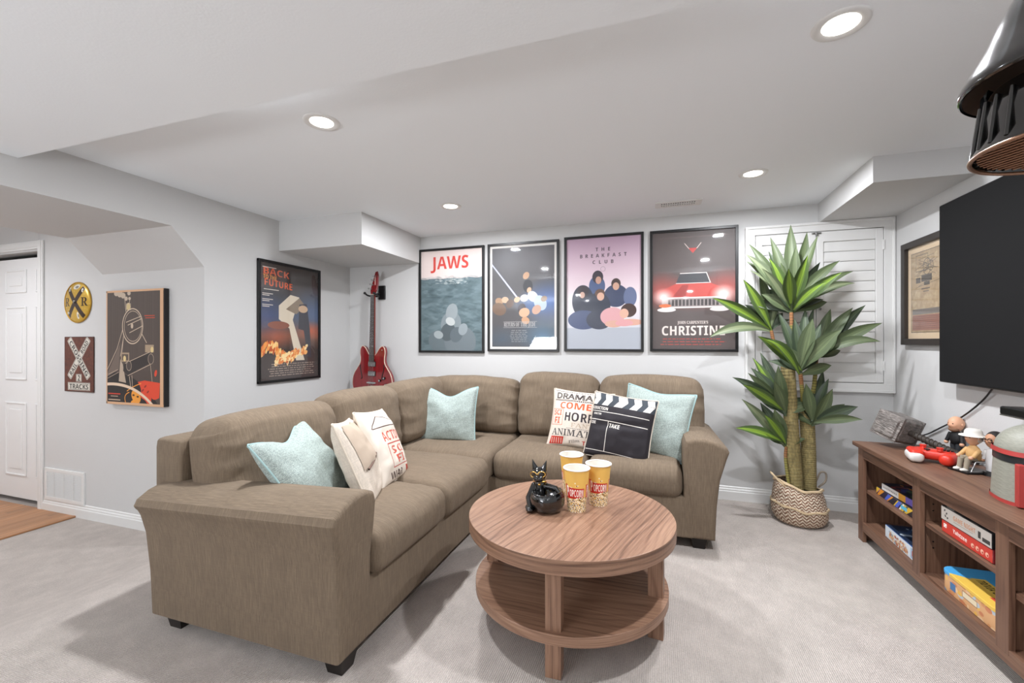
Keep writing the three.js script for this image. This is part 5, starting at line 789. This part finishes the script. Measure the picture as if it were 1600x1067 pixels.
{
  const W = .64, H = .862, t = thing('train_canvas', 'dark canvas print of a steam locomotive with orange shapes on the hall wall', 'canvas', [-3.70, 1.188, ZA]);
  const tex = canvasTex(640, 862, (c, w, h) => {
    c.fillStyle = '#4f443e'; c.fillRect(0, 0, w, h); c.fillStyle = '#2b2625'; c.beginPath(); c.moveTo(0, h * .72); c.quadraticCurveTo(w * .6, h * .7, w * .98, h); c.lineTo(0, h); c.fill(); for (let i = 0; i < 260; i++) { c.fillStyle = 'rgba(110,98,88,.08)'; c.fillRect(hash(i, 1, 2) * w, 0, 2, h * .7); }
    const li = '#cdb9a2'; c.strokeStyle = li; c.fillStyle = li; c.lineJoin = 'round'; const ln = (lw, ...p) => { c.lineWidth = lw; c.beginPath(); p.forEach(([x, y], i) => i ? c.lineTo(x, y) : c.moveTo(x, y)); c.stroke(); };
    c.fillStyle = '#cbb9a6'; for (const [x, y, r] of [[120, 16, 22], [165, 22, 26], [205, 36, 22], [240, 60, 16], [275, 20, 16], [282, 60, 12]]) blob(c, x, y, r * 1.3, r, '#bfae9b');
    ln(5, [225, 70], [238, 160]); ln(5, [286, 70], [276, 110]); blob(c, 268, 122, 24, 30, '#c9b483'); ln(4, [244, 150], [244, 100], [294, 100], [294, 150]);
    c.lineWidth = 8; c.beginPath(); c.ellipse(318, 270, 122, 132, 0, 0, 7); c.stroke(); c.lineWidth = 4; c.beginPath(); c.ellipse(322, 270, 104, 114, 0, 0, 7); c.stroke(); ln(5, [240, 240], [420, 196]); ln(5, [260, 262], [430, 214]); ln(5, [280, 320], [440, 268]); blob(c, 312, 268, 14, 20, '#c7b49e');
    ln(5, [200, 290], [130, 440], [40, 560], [0, 610]); ln(5, [215, 330], [170, 500]); ln(6, [430, 330], [486, 396]); ln(5, [205, 370], [190, 470]);
    c.fillStyle = '#6f6158'; c.beginPath(); c.moveTo(60, 560); c.lineTo(170, 400); c.lineTo(150, 600); c.lineTo(0, 660); c.lineTo(0, 640); c.fill(); c.fillStyle = '#b5a390'; c.beginPath(); c.moveTo(170, 520); c.lineTo(200, 560); c.lineTo(240, 700); c.lineTo(150, 690); c.fill(); ln(3, [20, 640], [140, 600]); ln(3, [10, 670], [150, 620]);
    c.fillStyle = '#a48f76'; c.fillRect(178, 470, 100, 70); c.fillRect(468, 410, 100, 56); c.fillStyle = '#5b5048'; c.fillRect(190, 482, 76, 46); blob(c, 222, 515, 17, 22, '#d8c28a'); blob(c, 548, 446, 17, 22, '#d8c28a');
    c.fillStyle = '#332d2b'; c.beginPath(); c.moveTo(210, 560); c.lineTo(520, 468); c.lineTo(540, 540); c.lineTo(260, 640); c.lineTo(205, 610); c.fill(); ln(4, [230, 552], [520, 464]); ln(4, [260, 645], [530, 555]); blob(c, 275, 570, 30, 36, '#4a413c'); blob(c, 534, 515, 32, 38, '#4a413c'); c.lineWidth = 3; c.beginPath(); c.ellipse(275, 570, 30, 36, 0, 0, 7); c.stroke(); c.beginPath(); c.ellipse(534, 515, 32, 38, 0, 0, 7); c.stroke();
    ln(6, [280, 650], [298, 740]); ln(5, [310, 640], [318, 730]); ln(4, [530, 560], [552, 700]);
    const red = '#d8482c', or = '#e79a3a'; c.fillStyle = red; c.beginPath(); c.moveTo(380, 690); c.lineTo(460, 676); c.lineTo(640, 690); c.lineTo(630, 800); c.quadraticCurveTo(560, 830, 540, 800); c.quadraticCurveTo(540, 900, 470, 826); c.lineTo(410, 800); c.quadraticCurveTo(440, 740, 380, 690); c.fill(); blob(c, 590, 620, 14, 26, red, .3); c.fillStyle = '#7c2a20'; for (const [x, y] of [[470, 720], [500, 760], [440, 750]]) blob(c, x, y, 16, 7, '#8e2f22', -.6);
    c.strokeStyle = or; c.lineWidth = 7; c.beginPath(); c.moveTo(280, 770); c.quadraticCurveTo(200, 790, 236, 850); c.moveTo(250, 762); c.quadraticCurveTo(330, 720, 420, 700); c.stroke(); c.fillStyle = or; c.beginPath(); c.ellipse(360, 800, 60, 44, .6, 0, 7); c.fill(); blob(c, 348, 850, 52, 26, or); blob(c, 330, 790, 14, 7, '#4a2f1c'); blob(c, 380, 800, 14, 7, '#4a2f1c');
    c.strokeStyle = '#e0c7ae'; c.lineWidth = 22; c.beginPath(); c.moveTo(0, 716); c.quadraticCurveTo(330, 690, 560, 862); c.stroke();
    c.fillStyle = '#c2412d'; c.fillRect(20, 782, 150, 9); c.fillStyle = '#b9a48e'; c.fillRect(50, 802, 90, 6); c.fillRect(20, 828, 150, 9); c.fillStyle = '#b8472f'; c.fillRect(460, 190, 120, 7); c.fillRect(470, 206, 110, 7);
  });
  obj('canvas_body', span(-W / 2, W / 2, -H / 2, H / 2, .002, .034, .003), std({ color: 0x1c1716, roughness: .75 }), t);
  const f = new THREE.BoxGeometry(W - .05, H - .008, .0015); f.translate(-.02, 0, .0345); obj('front_print', f, std({ map: tex, roughness: .65 }), t);
  const e = std({ color: 0xd2a884, roughness: .7 }); obj('pale_edge', [span(W / 2 - .045, W / 2 - .012, -H / 2, H / 2, .032, .036, .001), span(-W / 2, W / 2 - .01, H / 2 - .014, H / 2 + .001, .024, .0355, .001), span(-W / 2, W / 2 - .01, -H / 2 - .001, -H / 2 + .018, .024, .0355, .001), span(-W / 2 - .001, -W / 2 + .012, -H / 2, H / 2, .024, .0355, .001)], e, t);
}

// ------------------------------------------------------------------ tall potted plant in a woven basket
{
  const BX = .925, BZ = -3.46;
  const bt = thing('woven_basket', 'squat woven seagrass basket with brown zigzag pattern holding the tall plant', 'basket', [BX, 0, BZ]);
  const zig = pixelTex(512, 256, (x, y) => { const k = ((x % 32) / 32), tri = Math.abs(k * 2 - 1), yy = (y / 16 + tri * .9) % 1, strand = .82 + .3 * Math.sin((x / 512) * Math.PI * 2 * 64) ** 2, n = .85 + .3 * hash(x >> 1, y >> 1, 7); return (yy < .46 ? [138, 104, 84] : [226, 208, 186]).map(a => a * strand * n); }, null);
  zig.repeat.set(1.5, 1.0);
  const zb = pixelTex(256, 256, (x, y) => 120 + 60 * Math.sin(x / 256 * Math.PI * 2 * 48) + 60 * Math.sin(y / 256 * Math.PI * 2 * 22), null, false);
  const basket = std({ map: zig, bumpMap: zb, bumpScale: .004, roughness: .95, side: THREE.DoubleSide }), rope = std({ color: 0xc9b290, roughness: .95 });
  const pr = [[.001, .004], [.10, 0], [.135, .01], [.158, .05], [.162, .09], [.158, .125], [.152, .16], [.146, .2], [.138, .235], [.134, .258]];
  const g = new THREE.LatheGeometry(new THREE.SplineCurve(pr.map(a => new THREE.Vector2(...a))).getPoints(36), 64), p = g.attributes.position;
  const sag = (x, y, z) => { const a = Math.atan2(z, x), k = y / .258; return [x * (1 + .03 * Math.sin(2 * a + 1)) - .012 * k, y - .028 * k * (x / .15) + .01 * k * Math.sin(3 * a), z * (1 + .03 * Math.sin(2 * a + 1))]; };
  for (let i = 0; i < p.count; i++) p.setXYZ(i, ...sag(p.getX(i), p.getY(i), p.getZ(i))); g.computeVertexNormals(); obj('woven_wall', g, basket, bt);
  const ringAt = (r, y, tr, wob = 0) => { const pts = []; for (let i = 0; i < 40; i++) { const a = i / 40 * Math.PI * 2; pts.push(new THREE.Vector3(...sag((r + wob * Math.sin(a * 9)) * Math.cos(a), y + wob * Math.sin(a * 7), (r + wob * Math.sin(a * 9)) * Math.sin(a)))); } return tube(pts, tr, 160, 6, true); };
  obj('rim_braid', [ringAt(.135, .258, .007, .002), ringAt(.139, .253, .005, .003)], rope, bt); obj('fold_fringe', [ringAt(.16, .122, .005, .004), ringAt(.163, .117, .004, .005)], rope, bt);
  obj('handle', tube([[-.09, .245, .09], [-.13, .275, .09], [-.175, .325, .075], [-.185, .335, .05], [-.16, .31, .02], [-.12, .262, -.01]], .0065, 40, 8), rope, bt);
  obj('handle', tube([[.085, .235, -.02], [.11, .29, -.03], [.135, .34, -.035], [.165, .335, -.045], [.165, .28, -.045], [.125, .232, -.05]], .006, 40, 8), std({ color: 0x8d8172, roughness: .95 }), bt);
  obj('soil', cyl(.128, .128, .01, -.01, .215, 0, 32), std({ color: 0x2a211a, roughness: 1 }), bt);

  const T = thing('dracaena_plant', 'tall artificial dracaena with two thick ringed trunks and striped sword leaves', 'plant', [BX, .2, BZ]);
  const inv = v => v.clone().sub(T.position);
  const bark = std({ map: pixelTex(256, 512, (x, y) => { const ring = Math.pow(Math.abs(Math.sin(y / 512 * Math.PI * 40 + 1.2 * vnoise(x / 40, y / 60, 4, 256 / 40 | 0))), .5), n = fbm(x / 6, y / 14, 61, 3), v = .62 + .22 * ring + .4 * (n - .4); return [166 * v, 150 * v, 98 * v]; }, null), bumpMap: pixelTex(64, 512, (x, y) => 255 * Math.pow(Math.abs(Math.sin(y / 512 * Math.PI * 40)), .4), null, false), bumpScale: .003, roughness: .85 });
  const stem = std({ map: pixelTex(64, 256, (x, y) => { const r = Math.abs(Math.sin(y / 256 * Math.PI * 18)), v = .7 + .35 * r; return y > 190 ? [150 * v, 104 * v, 66 * v] : [136 * v, 128 * v, 66 * v]; }, null), roughness: .8 });
  const taper = (pts, r0, r1, n = 28) => { const c = new THREE.CatmullRomCurve3(pts.map(inv)), g2 = new THREE.TubeGeometry(c, 40, 1, n), q = g2.attributes.position, k = new THREE.Vector3(); for (let i = 0; i < q.count; i++) { const t2 = Math.floor(i / (n + 1)) / 40; c.getPointAt(t2, k); const r = lerp(r0, r1, t2) * (1 + .018 * Math.pow(Math.abs(Math.sin(t2 * 60)), 2)); q.setXYZ(i, k.x + (q.getX(i) - k.x) * r, k.y + (q.getY(i) - k.y) * r, k.z + (q.getZ(i) - k.z) * r); } g2.computeVertexNormals(); const u = g2.attributes.uv; for (let i = 0; i < u.count; i++) u.setXY(i, u.getY(i), u.getX(i)); const e = c.getPointAt(1), capG = new THREE.SphereGeometry(r1 * .985, 24, 12); capG.scale(1, .25, 1); capG.translate(e.x, e.y, e.z); return merge([g2, capG]); };
  const za = BZ + .03, zb2 = BZ - .01;
  const low = (u, v, z) => { const a = at(u, v, z); a.y = .225; return a; };
  obj('trunk', taper([low(1243.5, 766, za), at(1238, 690, za), at(1234, 620, za), at(1230, 561, za)], .046, .041), bark, T);
  obj('trunk', taper([low(1264.5, 768, zb2), at(1263, 700, zb2), at(1259.5, 631, zb2)], .043, .044), bark, T);
  const Zr = { A: za + .02, B: za - .05, C: za + .1, D: zb2 + .02, E: za + .03, F: za + .02, G: zb2 + .06 };
  const z6 = (x, y, z) => at(1100 + x / 3.334, 320 + y / 3.334, z), z7 = (x, y, z) => at(1100 + x / 4.103, 600 + y / 4.103, z);
  const C = { A: z6(455, 560, Zr.A), B: z6(350, 655, Zr.B), C: z6(502, 880, Zr.C), D: z6(585, 805, Zr.D), E: z7(525, 200, Zr.E), F: z7(527, 400, Zr.F), G: z7(695, 262, Zr.G) };
  obj('stem', taper([at(1234, 566, za), z6(442, 720, Zr.A), z6(455, 640, Zr.A), C.A], .012, .012, 14), stem, T);
  obj('stem', taper([at(1226, 566, za), z6(372, 740, Zr.B), C.B], .011, .011, 14), stem, T);
  obj('stem', taper([at(1254, 636, zb2), z6(512, 980, Zr.C - .05), C.C], .013, .012, 14), stem, T);
  obj('stem', taper([at(1266, 636, zb2), z6(575, 930, Zr.D), C.D], .014, .012, 14), stem, T);
  obj('stem', taper([low(1234, 770, BZ + .08), z7(522, 470, Zr.F), C.F], .010, .010, 14), stem, T);
  // leaf materials: dark rim, streaked lighter middle
  const leafTex = (rim, mid, wdt, s) => pixelTex(64, 256, (x, y) => { const a = Math.abs(x / 63 - .5) * 2, st = fbm(x / 2.2, y / 120, s, 2), k = clamp((wdt - a) * 4 + (st - .5) * 1.6, 0, 1), v = .82 + .34 * fbm(x / 1.6, y / 70, s + 3, 2) - (a < .05 ? .12 : 0); return [0, 1, 2].map(c => lerp(rim[c], mid[c], k) * v); }, null);
  const lm = (tex) => phys({ map: tex, roughness: .5, side: THREE.DoubleSide, transmission: .12, thickness: 0, specularIntensity: .7 });
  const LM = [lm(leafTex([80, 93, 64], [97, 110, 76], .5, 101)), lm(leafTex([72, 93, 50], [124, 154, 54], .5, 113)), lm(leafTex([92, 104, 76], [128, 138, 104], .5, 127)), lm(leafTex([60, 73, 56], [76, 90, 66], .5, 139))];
  function leaf(base, tip, wd, up, kind, tw = 0) {
    const b = inv(base), e = inv(tip), len = b.distanceTo(e), m = b.clone().lerp(e, .5); m.y += (up + .03) * len; m.z += .05 * len; m.x += rr(-.03, .03) * len;
    const jit = rr(-.55, .55), n = 11, pos = [], uv = [], idx = [], c = new THREE.QuadraticBezierCurve3(b, m, e), view = new THREE.Vector3(-.28, .35, 1).normalize();
    for (let i = 0; i <= n; i++) {
      const t2 = i / n, k = c.getPointAt(t2), tg = c.getTangentAt(t2), side = new THREE.Vector3().crossVectors(tg, view).normalize(); side.applyAxisAngle(tg, tw + jit * (1 - .3 * t2)); const nr = new THREE.Vector3().crossVectors(side, tg);
      const w = wd * (Math.pow(Math.sin(Math.PI * Math.pow(clamp(t2 * .985 + .012, 0, 1), 1.12)), 1.05)) + (t2 < .2 ? wd * .14 * (1 - t2 / .2) : 0);
      for (const [s, f] of [[-1, .32], [-.5, .1], [0, 0], [.5, .1], [1, .32]]) { const q = k.clone().addScaledVector(side, s * w).addScaledVector(nr, f * w); pos.push(q.x, q.y, q.z); uv.push(.5 + s * .5, t2); }
    }
    for (let i = 0; i < n; i++) for (let j = 0; j < 4; j++) { const a = i * 5 + j; idx.push(a, a + 1, a + 5, a + 1, a + 6, a + 5); }
    const g3 = new THREE.BufferGeometry(); g3.setAttribute('position', new THREE.Float32BufferAttribute(pos, 3)); g3.setAttribute('uv', new THREE.Float32BufferAttribute(uv, 2)); g3.setIndex(idx); g3.computeVertexNormals();
    obj('leaf', g3, LM[kind], T);
  }
  const W = .037;
  const set6 = (k, list) => list.forEach(([x, y, dz, wd, up, kind, tw = 0]) => { const b = C[k].clone(); b.x += rr(-.008, .008); b.y += rr(-.01, .03); b.z += rr(-.006, .006); leaf(b, z6(x, y, Zr[k] + dz), wd * W, up, kind, tw); });
  const set7 = (k, list) => list.forEach(([x, y, dz, wd, up, kind, tw = 0]) => { const b = C[k].clone(); b.x += rr(-.008, .008); b.y += rr(-.01, .03); leaf(b, z7(x, y, Zr[k] + dz), wd * W, up, kind, tw); });
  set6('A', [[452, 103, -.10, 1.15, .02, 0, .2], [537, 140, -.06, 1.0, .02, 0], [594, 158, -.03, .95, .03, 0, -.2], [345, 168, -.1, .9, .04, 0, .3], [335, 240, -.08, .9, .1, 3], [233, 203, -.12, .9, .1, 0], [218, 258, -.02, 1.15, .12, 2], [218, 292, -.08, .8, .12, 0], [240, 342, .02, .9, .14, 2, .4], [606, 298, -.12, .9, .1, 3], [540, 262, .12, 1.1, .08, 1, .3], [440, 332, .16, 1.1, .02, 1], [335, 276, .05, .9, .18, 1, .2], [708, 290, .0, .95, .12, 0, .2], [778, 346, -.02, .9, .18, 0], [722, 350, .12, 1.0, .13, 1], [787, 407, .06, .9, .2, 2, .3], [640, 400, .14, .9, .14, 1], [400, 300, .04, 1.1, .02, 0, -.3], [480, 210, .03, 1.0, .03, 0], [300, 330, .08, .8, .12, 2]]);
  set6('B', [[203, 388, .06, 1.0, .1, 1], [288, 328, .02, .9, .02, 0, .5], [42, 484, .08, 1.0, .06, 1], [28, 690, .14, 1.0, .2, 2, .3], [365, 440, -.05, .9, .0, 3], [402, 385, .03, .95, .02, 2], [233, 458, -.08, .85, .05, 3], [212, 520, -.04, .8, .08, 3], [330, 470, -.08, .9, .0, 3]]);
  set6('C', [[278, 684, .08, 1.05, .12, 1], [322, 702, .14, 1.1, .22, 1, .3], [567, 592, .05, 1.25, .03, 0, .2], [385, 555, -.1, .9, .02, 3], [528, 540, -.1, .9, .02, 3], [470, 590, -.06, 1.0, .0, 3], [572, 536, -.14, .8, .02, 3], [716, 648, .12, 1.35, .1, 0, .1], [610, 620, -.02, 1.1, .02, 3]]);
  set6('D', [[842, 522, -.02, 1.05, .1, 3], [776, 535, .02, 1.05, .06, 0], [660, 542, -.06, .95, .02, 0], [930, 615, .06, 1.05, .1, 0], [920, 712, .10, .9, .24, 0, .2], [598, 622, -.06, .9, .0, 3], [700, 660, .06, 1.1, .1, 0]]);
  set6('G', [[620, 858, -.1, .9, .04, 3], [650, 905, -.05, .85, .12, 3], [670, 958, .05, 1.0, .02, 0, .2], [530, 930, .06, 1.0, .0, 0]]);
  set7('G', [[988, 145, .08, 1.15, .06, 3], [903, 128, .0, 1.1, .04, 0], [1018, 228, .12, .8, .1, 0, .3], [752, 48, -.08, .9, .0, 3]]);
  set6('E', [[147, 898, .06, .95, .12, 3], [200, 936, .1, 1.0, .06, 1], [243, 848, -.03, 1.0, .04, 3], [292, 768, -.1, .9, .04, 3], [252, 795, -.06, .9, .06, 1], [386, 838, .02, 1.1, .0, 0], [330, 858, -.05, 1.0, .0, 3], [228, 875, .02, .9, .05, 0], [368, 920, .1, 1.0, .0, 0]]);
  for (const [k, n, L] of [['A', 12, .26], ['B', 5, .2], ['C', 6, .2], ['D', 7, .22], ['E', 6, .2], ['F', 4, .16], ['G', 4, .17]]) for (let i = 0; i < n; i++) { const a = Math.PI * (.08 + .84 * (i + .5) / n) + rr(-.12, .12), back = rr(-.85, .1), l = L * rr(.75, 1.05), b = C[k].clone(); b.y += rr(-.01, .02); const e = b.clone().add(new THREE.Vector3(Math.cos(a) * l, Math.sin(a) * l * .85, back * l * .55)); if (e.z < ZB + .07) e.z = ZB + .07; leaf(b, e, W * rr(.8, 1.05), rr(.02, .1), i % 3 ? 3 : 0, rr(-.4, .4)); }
  set7('F', [[202, 282, .1, 1.0, .1, 1], [312, 178, .0, .9, .06, 0], [386, 198, .08, 1.05, .08, 1], [345, 158, -.04, .8, .04, 3], [240, 95, .05, .9, .1, 2], [360, 118, -.06, 1.0, .02, 3], [450, 160, .03, 1.1, .0, 0]]);
}
renderer.render(scene, camera);
